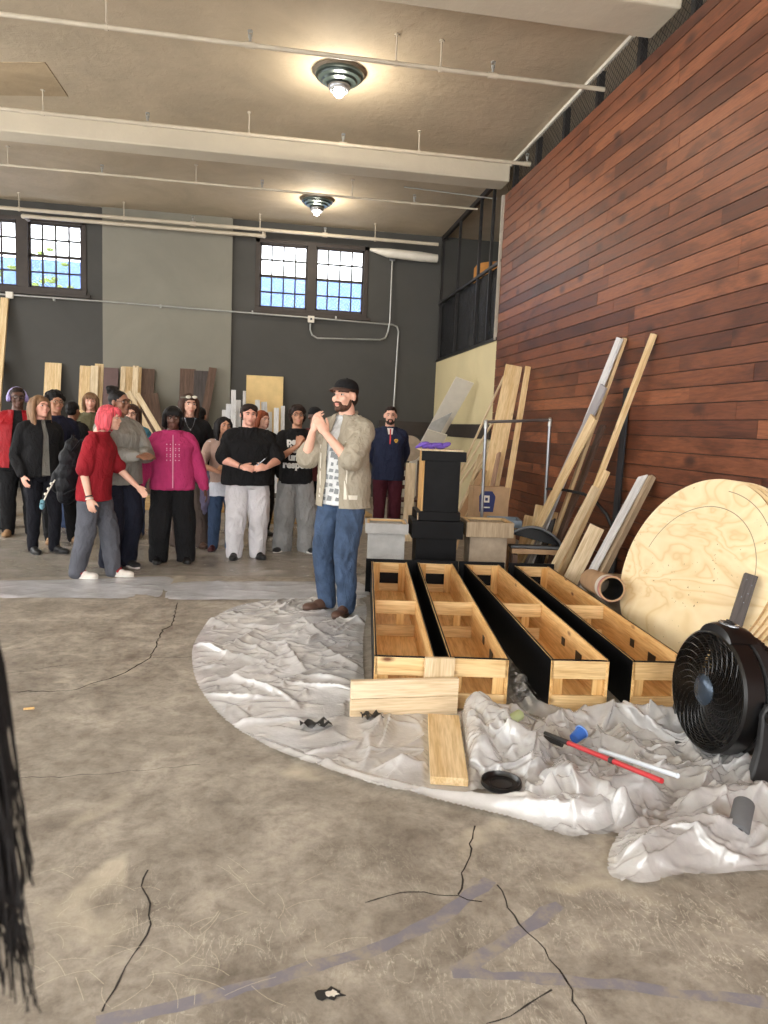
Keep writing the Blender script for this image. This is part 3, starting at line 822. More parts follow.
# metal pipe frame
root = empty('pipe_frame', (2.62, 7.55, 0), 0, 'grey metal pipe frame standing in front of the leaning lumber', 'frame')
def rl(p): return V(p) - root.location
A, B = PY(486, 422, 7.55), PY(550, 420, 7.75)
a0, b0 = V((A.x + .02, 7.55, .02)), V((B.x + .02, 7.75, .02))
for q0, q1 in ((a0, A), (b0, B)):
    mb = MB(); mb.tube([rl(q0), rl(q1)], .018, 10); mb.build('post', M['grey_steel'], root, smooth=.9)
    mb = MB(); mb.box(rl(q0) + V((0, 0, -.005)), (.06, .5, .03)); mb.build('foot', M['grey_steel'], root, bevel=.004)
mb = MB(); mb.tube([rl(A), rl(B)], .017, 10); mb.build('crossbar', M['grey_steel'], root, smooth=.9)
for q in (A, B):
    mb = MB(); mb.ell(rl(q), (.028, .028, .028), u=12, v=8); mb.tube([rl(q), rl(q) - V((0, 0, .07))], .024, 10); mb.build('elbow_fitting', M['conduit'], root, smooth=1)
# strap round the lumber
mb = MB(); arc = [PY(546, 489, 7.1), PY(565, 490, 7.0), PY(584, 494, 6.85), PY(597, 503, 6.6), PY(607, 515, 6.5), PY(614, 532, 6.45), PY(616, 550, 6.42), PY(613, 572, 6.4)]
sm = []
for i in range(len(arc) - 1):
    for j in range(4): sm.append(arc[i].lerp(arc[i + 1], j / 4))
sm.append(arc[-1])
mb.tube(sm, [.012 + .014 * i / len(sm) for i in range(len(sm))], 8)
tag(mb.build('bent_hoop', M['dark_plastic'], smooth=1), 'black bent hoop hooked round the leaning boards', 'hoop')

# ------------------------------------------------ junk behind the troughs
mb = MB(); 
root = empty('cardboard_box', (2.56, 8.08, 0), -.1, 'tan cardboard box with a dark blue mark behind the raw grey pedestal', 'box')
mb = MB(); mb.box((0, 0, .43), (.42, .3, .86)); mb.mi = 0
mb.build('carton', M['cardboard'], root, bevel=.004)
mb = MB(); mb.box((0, -.152, .86), (.42, .006, .02)); mb.build('top_flap', M['cardboard'], root)
mb = MB(); mb.prism([(-.08, .0), (.08, .0), (.1, .18), (.06, .24), (-.06, .24), (-.09, .18)], 0, .004, Matrix.Translation((-.05, -.152, .58)) @ Matrix.Rotation(PI / 2, 4, 'X'))
mb.mi = 1
for pts in ([(-.04, .19), (.03, .19), (.03, .165), (-.015, .165)], [(-.04, .13), (.03, .13), (.03, .11), (-.04, .11)], [(-.04, .06), (.04, .06), (.04, .045), (-.04, .045)], [(.012, .165), (.03, .165), (.03, .13), (.012, .13)], [(-.04, .19), (-.02, .19), (-.02, .13), (-.04, .13)]):
    mb.prism(pts, .004, .007, Matrix.Translation((-.05, -.152, .58)) @ Matrix.Rotation(PI / 2, 4, 'X'))
mb.build('printed_mark', [plain('navy_print', (36, 44, 92), .7), M['white_paint']], root)
root = empty('metal_tray', (2.5, 7.3, .5), -.2, 'blue grey metal tray tipped up behind the raw grey pedestal', 'tray')
mb = MB(); mb.box((0, 0, -.25), (.24, .24, .5)); mb.build('tray_stand', M['cardboard'], root)
for c, s in (((-.16, 0, .05), (.02, .3, .08)), ((.16, 0, .05), (.02, .3, .08)), ((0, -.15, .05), (.34, .02, .08)), ((0, .15, .05), (.34, .02, .08)), ((0, 0, .015), (.32, .3, .012))):
    mb = MB(); mb.box(c, s); mb.build('tray_wall', plain('blue_grey_metal', (110, 122, 134), .4, .3), root, bevel=.003)
# arched tub
root = empty('plastic_tub', (2.71, 6.84, .36), -.15, 'black arched tub with a grey rim turned over behind the troughs', 'tub')
n = 18; ro = []; 
for yy, rr in ((-.02, 1.0), (.14, .9)):
    ro.append([V((-.27 + (.52) * (math.sin(PI / 2 * min(1, t * 1.0)) if False else t), yy, .2 * rr * (math.sin(PI * min(1, .18 + t * .82))) ** .7)) for t in [i / n for i in range(n + 1)]])
mb = MB()
vs = [[mb.bm.verts.new(p) for p in r_] for r_ in ro]
for i in range(n): mb.bm.faces.new((vs[0][i], vs[0][i + 1], vs[1][i + 1], vs[1][i]))
mb.bm.faces.new(vs[1])
mb.box((0, .06, -.012), (.54, .18, .02))
o = mb.build('tub_shell', M['dark_plastic'], root); sd = o.modifiers.new('solid', 'SOLIDIFY'); sd.thickness = .01
mb = MB(); mb.tube([V((p.x, p.y - .012, p.z + .006)) for p in ro[0]], .014, 8); mb.tube([(-.27, -.03, 0), (.27, -.03, 0)], .014, 8); mb.build('tub_rim', plain('grey_rim', (92, 96, 100), .4), root, smooth=1)
for lx, ly in ((-.26, 0), (.26, 0), (-.26, .3), (.26, .3)):
    pass
root = empty('low_bench', (2.72, 6.8, 0), -.15, 'low brown board bench under the black arched tub', 'bench')
mb = MB(); mb.box((0, .1, .315), (.56, .22, .05)); mb.build('bench_top', M['cardboard'], root, bevel=.004)
for lx, ly in ((-.24, .02), (.24, .02), (-.24, .18), (.24, .18)):
    mb = MB(); mb.box((lx, ly, .14), (.05, .05, .28)); mb.build('leg', M['brown_board'], root)
for (px, py, w_, yy, lab) in ((530, 516, .13, 8.1, 'small pine offcut propped left of the metal frame post'), (544, 506, .2, 7.9, 'broad pine offcut propped right behind the metal frame post'), (554, 512, .1, 8.1, 'slim pine offcut propped against the plank wall by the frame')):
    tp = PY(px, py, yy)
    tag(board('lumber_offcut', M['pine'], V((tp.x - .12, yy - .1, 0)), tp, (1, -.25, 0), w_, .03), lab, 'board')
o = board('pine_board', M['pine_pale'], V((PY(410, 470, 9.3).x, 9.3, 0)), PY(411, 463, 9.35), (1, 0, 0), .13, .04); tag(o, 'upright pine board beside the man in the navy pullover', 'board')
# cable reel
root = empty('cable_reel', (2.2, 11.2, 0), -.2, 'round grey wooden reel standing behind the black box', 'reel')
for yy in (-.12, .12):
    mb = MB(); mb.lathe([(.05, -.015), (.2, -.015), (.2, .015), (.05, .015), (.05, -.015)], 32, Matrix.Translation((0, yy, 1.19)) @ Matrix.Rotation(PI / 2, 4, 'X')); mb.build('flange', M['raw_grey'], root, smooth=.6)
mb = MB(); mb.tube([(0, -.12, 1.19), (0, .12, 1.19)], .08, 16); mb.build('hub', M['raw_grey'], root)
for sx in (-.16, .16):
    mb = MB(); mb.box((sx, 0, .5), (.05, .2, 1.0)); mb.build('stand_leg', M['brown_board'], root)
# dark red chair behind the man in the pullover
root = empty('wooden_chair', (2.02, 10.4, 0), .3, 'dark red wooden chair behind the man in the navy pullover', 'chair')
mc = plain('dark_red_wood', (72, 36, 34), .5)
mb = MB(); mb.box((0, 0, .45), (.42, .42, .03)); mb.build('seat', mc, root, bevel=.006)
for lx in (-.19, .19):
    mb = MB(); mb.tube([(lx, -.19, 0), (lx, -.18, .44)], .018, 8); mb.build('leg', mc, root)
    mb = MB(); mb.tube([(lx, .19, 0), (lx, .19, .45), (lx, .24, .95)], .018, 8); mb.build('leg', mc, root)
for zz in (.62, .75, .9):
    mb = MB(); mb.box((0, .2 + (zz - .45) * .1, zz), (.38, .02, .06)); mb.build('back_slat', mc, root)
for zz in (.15, .25):
    mb = MB(); mb.tube([(-.19, -.19, zz), (.19, -.19, zz)], .01, 6); mb.build('stretcher', mc, root)

# ================================================================ PLYWOOD DISCS
def mat_ply():
    k = NT('plywood_face'); v = k.mapping((1, 1, 1), 'Object', True)
    mp = k.n('ShaderNodeMapping'); mp.inputs['Scale'].default_value = (1.0, 2.3, 2.3); k.l(v, mp.inputs[0])
    n1 = k.noise(mp.outputs[0], 1.2, 3, .5, .9)
    m1 = k.n('ShaderNodeMath', operation='MULTIPLY'); m1.inputs[1].default_value = 9.0; k.l(n1, m1.inputs[0])
    m2 = k.n('ShaderNodeMath', operation='FRACT'); k.l(m1.outputs[0], m2.inputs[0])
    rings = k.ramp(m2.outputs[0], [(0, lin((220, 194, 148))), (.15, lin((230, 208, 166))), (.55, lin((236, 217, 180))), (.85, lin((232, 211, 170))), (1, lin((222, 196, 152)))])
    b = k.noise(v, 2.2, 4, .6)
    col = k.mix(.6, rings, k.ramp(b, [(.35, (.86, .8, .7, 1)), (.65, (1, 1, 1, 1))]), 'MULTIPLY')
    sp = k.noise(v, 46, 2, .5)
    ms = k.noise(v, 4, 2, .5)
    mul = k.mix(1.0, k.ramp(sp, [(.70, (0, 0, 0, 1)), (.73, (1, 1, 1, 1))]), k.ramp(ms, [(.5, (0, 0, 0, 1)), (.56, (1, 1, 1, 1))]), 'MULTIPLY')
    col = k.mix(mul, col, lin((112, 92, 70)))
    k.l(col, k.b.inputs['Base Color']); k.b.inputs['Roughness'].default_value = .6; k.b.inputs['Specular IOR Level'].default_value = .25
    return k.m
M['ply'] = mat_ply()
M['ply_edge'] = plain('plywood_edge', (186, 152, 108), .8, var=.25, scale=60)
M['pencil'] = plain('pencil_line', (150, 136, 112), .8)
R = .66; yaw = math.radians(10); t_ = .018
for i, lab in enumerate(['round plywood disc at the front of the leaning stack, pencil arc on it', 'round plywood disc, second in the leaning stack', 'round plywood disc, third in the leaning stack', 'round plywood disc, fourth in the leaning stack', 'round plywood disc at the back of the leaning stack, nearest the wall']):
    al = math.radians([20, 20.5, 21, 21.5, 27][i])
    nv = V((-math.cos(al) * math.cos(yaw), -math.cos(al) * math.sin(yaw), math.sin(al)))
    upv = V((math.sin(al) * math.cos(yaw), math.sin(al) * math.sin(yaw), math.cos(al)))
    sx = upv.cross(nv)
    mb = MB(); mb.lathe([(0, -t_ / 2), (R, -t_ / 2), (R, t_ / 2), (0, t_ / 2)], 96)
    for f in mb.bm.faces:
        f.normal_update()
        if abs(f.normal.z) < .5: f.material_index = 1
    if i == 0:
        mb.mi = 2
        for rr, a0, a1 in ((.5, .2, 2.9), (.62, .6, 1.5)):
            pts = [(rr * math.cos(a0 + (a1 - a0) * q / 60) + .02, rr * math.sin(a0 + (a1 - a0) * q / 60) - .04) for q in range(61)]
            mb.strip(pts, .006, t_ / 2 + .0006)
    c = V((2.63 + .026 * i, 4.35 - .022 * i, 0)) + upv * R
    c.z = R * math.cos(al) + t_ / 2 * math.sin(al) + .001
    o = mb.build('plywood_disc', [M['ply'], M['ply_edge'], M['pencil']], bevel=0)
    m = Matrix((sx, upv, nv)).transposed().to_4x4(); m.translation = c + V((.03 * i * 0, 0, 0))
    o.matrix_world = m
    for f in o.data.polygons: f.use_smooth = False
    tag(o, lab, 'plywood disc', 'round plywood discs leaning on the wall')
# dark post resting on the discs
o = board('dark_post', M['dark_board'], V((2.63, 3.72, 0)), PY(751, 575, 3.86), (.9, -.43, 0), .075, .045); tag(o, 'dark brown drilled post leaning beside the fan', 'post')
mb = MB(); Lp = (PY(751, 575, 3.86) - V((2.63, 3.72, 0))).length
for xx, zz in ((-.018, .02), (.018, .045), (.012, .1), (-.016, .13), (.004, .16)): mb.ell((xx, -.0235, Lp - zz - .02), (.004, .003, .004), u=8, v=6)
mb.build('screw_head', M['chrome'], o)
# cardboard form tube on a small crate
root = empty('tube_crate', (2.76, 5.32, 0), -.3, 'small plywood box under the cardboard tube beside the discs', 'box')
for c, s in (((0, 0, .18), (.3, .3, .35)),):
    mb = MB(); mb.box(c, s); mb.build('carcass', M['raw_grey'], root, bevel=.004)
mb = MB(); mb.box((0, 0, .365), (.34, .32, .02)); mb.build('lid', M['pine_grey'], root, bevel=.003)
m0 = PY(612, 589, 4.78); dv = (ray(613, 589) + V((-.26, 0, .1))).normalized()
root = empty('cardboard_tube', m0, 0, 'cardboard form tube with a red and white wrapped end, mouth toward the camera', 'tube')
mt = frame_from((0, 0, 0), dv, (1, 0, 0))
mb = MB(); mb.lathe([(.082, 0), (.092, 0), (.092, .7), (.082, .7)], 40, mt); mb.build('tube_wall', M['cardboard'], root, smooth=.6)
mb = MB(); mb.lathe([(.0925, .003), (.095, .003), (.095, .05), (.0925, .05)], 40, mt); mb.build('red_band', plain('red_white_label', (176, 120, 108), .6, var=.4, scale=14), root, smooth=.6)
mb = MB(); mb.lathe([(.0925, .05), (.0945, .05), (.0945, .14), (.0925, .14)], 40, mt); mb.build('white_band', M['white_paint'], root, smooth=.6)
mb = MB(); mb.lathe([(.0815, .004), (.0815, .5), (0, .5)], 32, mt); mb.build('shade_lining', M['dark_plastic'], root)  # dark lining, paints in the shade inside the tube
root = empty('tan_carton', (2.92, 3.45, 0), .3, 'tan box at the right edge behind the fan', 'box')
mb = MB(); mb.box((0, 0, .12), (.3, .3, .24)); mb.build('carton', M['cardboard'], root, bevel=.004)
mb = MB(); mb.box((0, 0, .2475), (.3, .02, .003)); mb.build('tape_seam', M['pine_grey'], root)

# ================================================================ FLOOR FAN
root = empty('floor_fan', (2.06, 2.93, 0), 0, 'black round floor fan facing left at the right edge', 'fan')
R = .27; zc = .347
tilt = Matrix.Rotation(math.radians(4), 4, 'Y')
fm = Matrix.Translation((0, 0, zc)) @ tilt @ Matrix.Rotation(-PI / 2, 4, 'Y')      # local z -> -x (front)
BP, DP = M['black_plastic'], M['dark_plastic']
mb = MB(); mb.lathe([(R, .03), (R + .012, .02), (R + .014, -.06), (R + .004, -.075), (R - .012, -.06), (R - .012, .02), (R, .03)], 64, fm); mb.build('front_shroud', BP, root, smooth=.6)
mb = MB(); mb.lathe([(R + .005, -.075), (R + .018, -.08), (R + .018, -.125), (R + .002, -.13), (R - .01, -.12), (R - .01, -.08), (R + .005, -.075)], 64, fm); mb.build('rear_band', DP, root, smooth=.6)
mb = MB()
for rr in np.linspace(.075, R - .005, 17):
    mb.lathe([(rr - .0016, .03 + .012 * (1 - rr / R)), (rr + .0016, .03 + .012 * (1 - rr / R)), (rr + .0016, .024 + .012 * (1 - rr / R)), (rr - .0016, .024 + .012 * (1 - rr / R)), (rr - .0016, .03 + .012 * (1 - rr / R))], 64, fm)
for kx in range(26):
    a0 = 2 * PI * kx / 26
    pts = []
    for j in range(7):
        rr = .07 + (R - .072) * j / 6; a = a0 + .9 * (j / 6) ** 1.3
        pts.append(fm @ V((rr * math.cos(a), rr * math.sin(a), .03 + .014 * (1 - rr / R))))
    mb.tube(pts, .0024, 4)
mb.build('front_grille', BP, root)
mb = MB()
for kx in range(70):
    a = 2 * PI * kx / 70
    pts = [fm @ V((rr * math.cos(a), rr * math.sin(a), zz)) for rr, zz in ((R + .01, -.128), (R - .005, -.175), (R - .06, -.195), (.1, -.205))]
    mb.tube(pts, .0052, 4)
for rr, zz in ((R, -.15), (R - .02, -.185), (R - .05, -.193), (.2, -.2), (.165, -.2), (.13, -.2)):
    mb.lathe([(rr - .005, zz), (rr + .005, zz), (rr + .005, zz - .004), (rr - .005, zz - .004), (rr - .005, zz)], 48, fm)
mb.build('rear_grille', BP, root)
mb = MB(); mb.lathe([(0, -.1), (.1, -.1), (.1, -.2), (.08, -.22), (0, -.22)], 32, fm); mb.build('motor_housing', DP, root, smooth=.6)
mb = MB(); mb.lathe([(0, .056), (.035, .056), (.058, .05), (.072, .04), (.072, .025), (0, .025)], 40, fm); mb.build('hub_cap', plain('silver_black_hub', (58, 70, 84), .25, .5), root, smooth=.6)
for kx in range(5):
    mb = MB(); a0 = 2 * PI * kx / 5; rows = []
    for j in range(6):
        rr = .06 + .19 * j / 5
        rows.append([fm @ V((rr * math.cos(a0 + s * (1.12 - .07 * j)), rr * math.sin(a0 + s * (1.12 - .07 * j)), -.02 - .055 * s)) for s in (0, .33, .66, 1)])
    vs = [[mb.bm.verts.new(p) for p in r_] for r_ in rows]
    for i in range(5):
        for j in range(3): mb.bm.faces.new((vs[i][j], vs[i + 1][j], vs[i + 1][j + 1], vs[i][j + 1]))
    o = mb.build('fan_blade', DP, root, smooth=2); sd = o.modifiers.new('solid', 'SOLIDIFY'); sd.thickness = .003
mb = MB(); mb.tube([fm @ V((0, 0, -.1)), fm @ V((0, 0, .03))], .012, 10); mb.build('shaft', M['grey_steel'], root)
# control top
tm = Matrix.Translation((0, 0, zc)) @ tilt
mb = MB()
for s in range(-4, 5):
    pass
rings = []
for a in np.linspace(-.42, .42, 13):
    hh = .034 * (1 - (abs(a) / .42) ** 3) + .004
    ring = []
    for xx, rr in ((-.028, R + .008), (-.024, R + .012 + hh * .8), (.0, R + .014 + hh), (.07, R + .014 + hh), (.11, R + .016 + hh * .6), (.115, R + .008)):
        ring.append(tm @ V((xx, rr * math.sin(a), rr * math.cos(a))))
    rings.append(ring)
mb.loft(rings); mb.build('control_housing', BP, root, smooth=.7)
dm = tm @ Matrix.Translation((.035, 0, R + .047)) 
mb = MB(); mb.lathe([(.026, 0), (.05, 0), (.05, .006), (.044, .009), (.026, .004)], 32, dm @ Matrix.Diagonal((.8, 1.15, 1, 1))); mb.build('dial_ring', M['chrome'], root, smooth=.6)
mb = MB(); mb.lathe([(0, .016), (.018, .016), (.024, .01), (.025, 0), (0, 0)], 28, dm); mb.box(dm @ V((0, 0, .018)), (.008, .036, .008)); mb.build('dial_knob', DP, root, smooth=.6)
mb = MB()
for i in range(7): mb.ell(tm @ V((.1165, -.03 + .01 * i, R + .026 + .003 * math.sin(i * 2.1))), (.002, .005, .004), u=8, v=6)
mb.build('brass_script', plain('brass_mark', (196, 160, 84), .4, .4), root)
# stand: two pivot arms and a foot
for sy in (-1, 1):
    mb = MB()
    rings = []
    for zz, x0, x1, th in ((.0, -.05, .17, .05), (.03, -.03, .15, .05), (.1, .01, .125, .04), (.22, .03, .115, .035), (.35, .03, .11, .03), (.4, .05, .09, .028)):
        yy = sy * (R + .035)
        rings.append([V((x0, yy - th / 2, zz)), V((x1, yy - th / 2, zz)), V((x1, yy + th / 2, zz)), V((x0, yy + th / 2, zz))])
    mb.loft(rings); mb.build('side_arm', DP, root, bevel=.008, smooth=.7)
    mb = MB(); mb.tube([(.07, sy * (R + .01), zc), (.07, sy * (R + .06), zc)], .035, 20); mb.build('pivot_knob', BP, root, smooth=.6)
mb = MB(); mb.box((.04, 0, .016), (.2, 2 * R + .05, .03)); mb.build('foot_bar', DP, root, bevel=.01)
mb = MB(); cp = [(.22, .1, .02), (.3, .2, .012), (.42, .3, .2), (.55, .36, .42), (.7, .4, .52), (.95, .45, .6)]
mb.tube(cp, .004, 6); mb.build('power_cord', DP, root)

# ================================================================ PAINTING TOOLS
def pt(x, y, z=0.0): return G(x, y, z)
a, b = pt(566, 742, .12), pt(662, 781, .20)
root = empty('roller_pole', a, 0, 'red extension pole lying across the plastic heap', 'pole')
def rr_(p): return V(p) - root.location
mb = MB(); mb.tube([rr_(a), rr_(b)], .011, 10); mb.build('pole_shaft', M['red_metal'], root, smooth=.9)
c = pt(545, 733, .1)
mb = MB(); mb.tube([rr_(c), rr_(a.lerp(b, .03))], [.009, .013], 10); mb.build('threaded_tip', M['dark_plastic'], root, smooth=.9)
mb = MB(); mb.tube([rr_(a.lerp(b, .5)), rr_(a.lerp(b, .54))], .0135, 10); mb.build('lock_collar', M['dark_plastic'], root)
a, b = pt(600, 750, .13), pt(678, 776, .22)
mb = MB(); mb.tube([a, b], .01, 10)
tag(mb.build('white_pole', plain('white_grey_tube', (196, 204, 212), .35), smooth=.9), 'white tube lying beside the red extension pole', 'pole')
a, b = pt(508, 722, .09), pt(524, 712, .09)
root = empty('paint_roller', a, 0, 'pale green paint roller lying by the third trough', 'paint roller')
d = (b - a).normalized() * .12
mb = MB(); mb.tube([V((0, 0, 0)) - d * .1, V((0, 0, 0)), d, d * 1.1], [.02, .027, .027, .02], 18); mb.build('roller_cover', plain('pale_green_nap', (186, 200, 150), .95, bump=.5), root, smooth=.7)
mb = MB(); mb.tube([d * 1.1, d * 1.3, d * 1.3 + V((.05, -.05, -.02)), V((.09, -.06, -.04)), V((.14, -.12, -.03))], .005, 8); mb.build('wire_frame', M['grey_steel'], root, smooth=1)
mb = MB(); mb.tube([V((.14, -.12, -.03)), V((.2, -.2, -.03))], [.012, .014], 10); mb.build('handle', M['dark_plastic'], root, smooth=1)
a = pt(738, 832, .07); b = pt(749, 813, .11)
d = (b - a).normalized()
root = empty('foam_roller', a, 0, 'dark grey foam roller sleeve poking out of the front plastic', 'paint roller')
mb = MB(); mb.lathe([(.014, 0), (.036, 0), (.038, .004), (.038, .15), (.03, .158), (.014, .158), (.014, 0)], 24, frame_from((0, 0, 0), d + V((.25, .6, .1)), (1, 0, 0))); mb.build('foam_sleeve', plain('dark_grey_foam', (86, 86, 88), .95, bump=.3), root, smooth=.6)
mb = MB(); mb.lathe([(0, -.004), (.02, -.004), (.02, .004), (0, .004)], 20, frame_from((0, 0, 0), d + V((.25, .6, .1)), (1, 0, 0))); mb.build('end_plug', M['black_plastic'], root)
c = pt(501, 787)
root = empty('round_cover', (c.x, c.y, .016), 0, 'black round paint lid lying beside the flat pine plank', 'lid')
mb = MB(); mb.lathe([(0, 0), (.07, 0), (.075, .006), (.08, .016), (.085, .016), (.087, .0), (.08, -.008), (0, -.008)], 40); mb.build('lid_disc', M['black_plastic'], root, smooth=.6)
mb = MB(); mb.lathe([(.045, .001), (.05, .001), (.05, .004), (.045, .004), (.045, .001)], 32); mb.build('raised_ring', M['dark_plastic'], root)
c = pt(574, 737, .09)
root = empty('paint_pot', (c.x, c.y, .03), .5, 'small blue plastic pot tipped over in the heap', 'pot')
mb = MB(); mb.lathe([(.024, 0), (.03, .06), (.033, .06), (.033, .066), (.028, .066), (.022, .004), (0, .004), (0, 0)], 24, Matrix.Translation((0, 0, .05)) @ Matrix.Rotation(1.2, 4, 'Y')); mb.build('pot_body', M['blue'], root, smooth=.6)
mb = MB(); mb.lathe([(.031, .058), (.0345, .058), (.0345, .064), (.031, .064), (.031, .058)], 24, Matrix.Translation((0, 0, .05)) @ Matrix.Rotation(1.2, 4, 'Y')); mb.build('pot_rim', plain('light_blue_plastic', (120, 160, 220), .4), root)
mb = MB(); c = pt(330, 995)
r = random.Random(3)
pl = [(math.cos(a) * r.uniform(.02, .05), math.sin(a) * r.uniform(.012, .03)) for a in np.linspace(0, 2 * PI, 15)[:-1]]
mb.prism(pl, 0, .002); mb.mi = 1; mb.prism([(x * .45 + .006, y * .5) for x, y in pl], .002, .0035)
tag(mb.build('torn_scrap', [M['dark_plastic'], M['white_paint']], loc=(c.x, c.y, .0015)), 'torn black and white scrap on the bare floor near the camera', 'scrap')
mb = MB(); c = pt(29, 710); mb.box((0, 0, .006), (.05, .012, .01), Matrix.Rotation(.2, 3, 'Z'))
tag(mb.build('wood_chip', M['pine_orange'], loc=(c.x, c.y, .002), bevel=.002), 'small tan wood chip on the floor at the left', 'scrap')
# ================================================================ PLASTIC SHEETING
def mat_plastic(name, opac=.55, tint=(.95, .95, .95), gloss=1.0):
    k = NT(name)
    tr = k.n('ShaderNodeBsdfTransparent'); tr.inputs[0].default_value = (.97, .97, .97, 1)
    df = k.n('ShaderNodeBsdfDiffuse'); df.inputs[0].default_value = (*tint, 1)
    tl = k.n('ShaderNodeBsdfTranslucent'); tl.inputs[0].default_value = (*tint, 1)
    gl = k.n('ShaderNodeBsdfGlossy'); gl.inputs['Roughness'].default_value = .1; gl.inputs[0].default_value = (1, 1, 1, 1)
    v = k.mapping((1, 1, 1), 'Object', False)
    b = k.n('ShaderNodeBump'); b.inputs['Strength'].default_value = .4; b.inputs['Distance'].default_value = .008
    w2 = k.noise(v, 30, 4, .6, 1.0); k.l(w2, b.inputs['Height'])
    for s in (df, tl, gl): k.l(b.outputs[0], s.inputs['Normal'])
    m1 = k.n('ShaderNodeMixShader'); m1.inputs[0].default_value = .35; k.l(df.outputs[0], m1.inputs[1]); k.l(tl.outputs[0], m1.inputs[2])
    m2 = k.n('ShaderNodeMixShader'); m2.inputs[0].default_value = opac; k.l(tr.outputs[0], m2.inputs[1]); k.l(m1.outputs[0], m2.inputs[2])
    f = k.noise(v, 3.0, 4, .6)
    k.l(k.ramp(f, [(.3, (max(0, opac - .16),) * 3 + (1,)), (.7, (min(1, opac + .16),) * 3 + (1,))]), m2.inputs[0])
    fr = k.n('ShaderNodeFresnel'); fr.inputs[0].default_value = 1.5; k.l(b.outputs[0], fr.inputs['Normal'])
    mm = k.n('ShaderNodeMath', operation='MULTIPLY_ADD'); mm.inputs[1].default_value = 1.6 * gloss; mm.inputs[2].default_value = .08 * gloss; k.l(fr.outputs[0], mm.inputs[0])
    m3 = k.n('ShaderNodeMixShader'); k.l(mm.outputs[0], m3.inputs[0]); k.l(m2.outputs[0], m3.inputs[1]); k.l(gl.outputs[0], m3.inputs[2])
    k.l(m3.outputs[0], k.out.inputs[0])
    return k.m
M['plastic'] = mat_plastic('clear_plastic_sheet', .68, gloss=.6)
M['plastic_white'] = mat_plastic('milky_plastic_sheet', .5, gloss=.7)
M['drop_white'] = mat_plastic('pale_drop_sheet', .82, (.8, .82, .86), gloss=.5)
M['drop_dull'] = mat_plastic('dull_drop_sheet', .5, (.66, .62, .56), gloss=.35)
M['plastic_thin'] = mat_plastic('thin_plastic_sheet', .34)

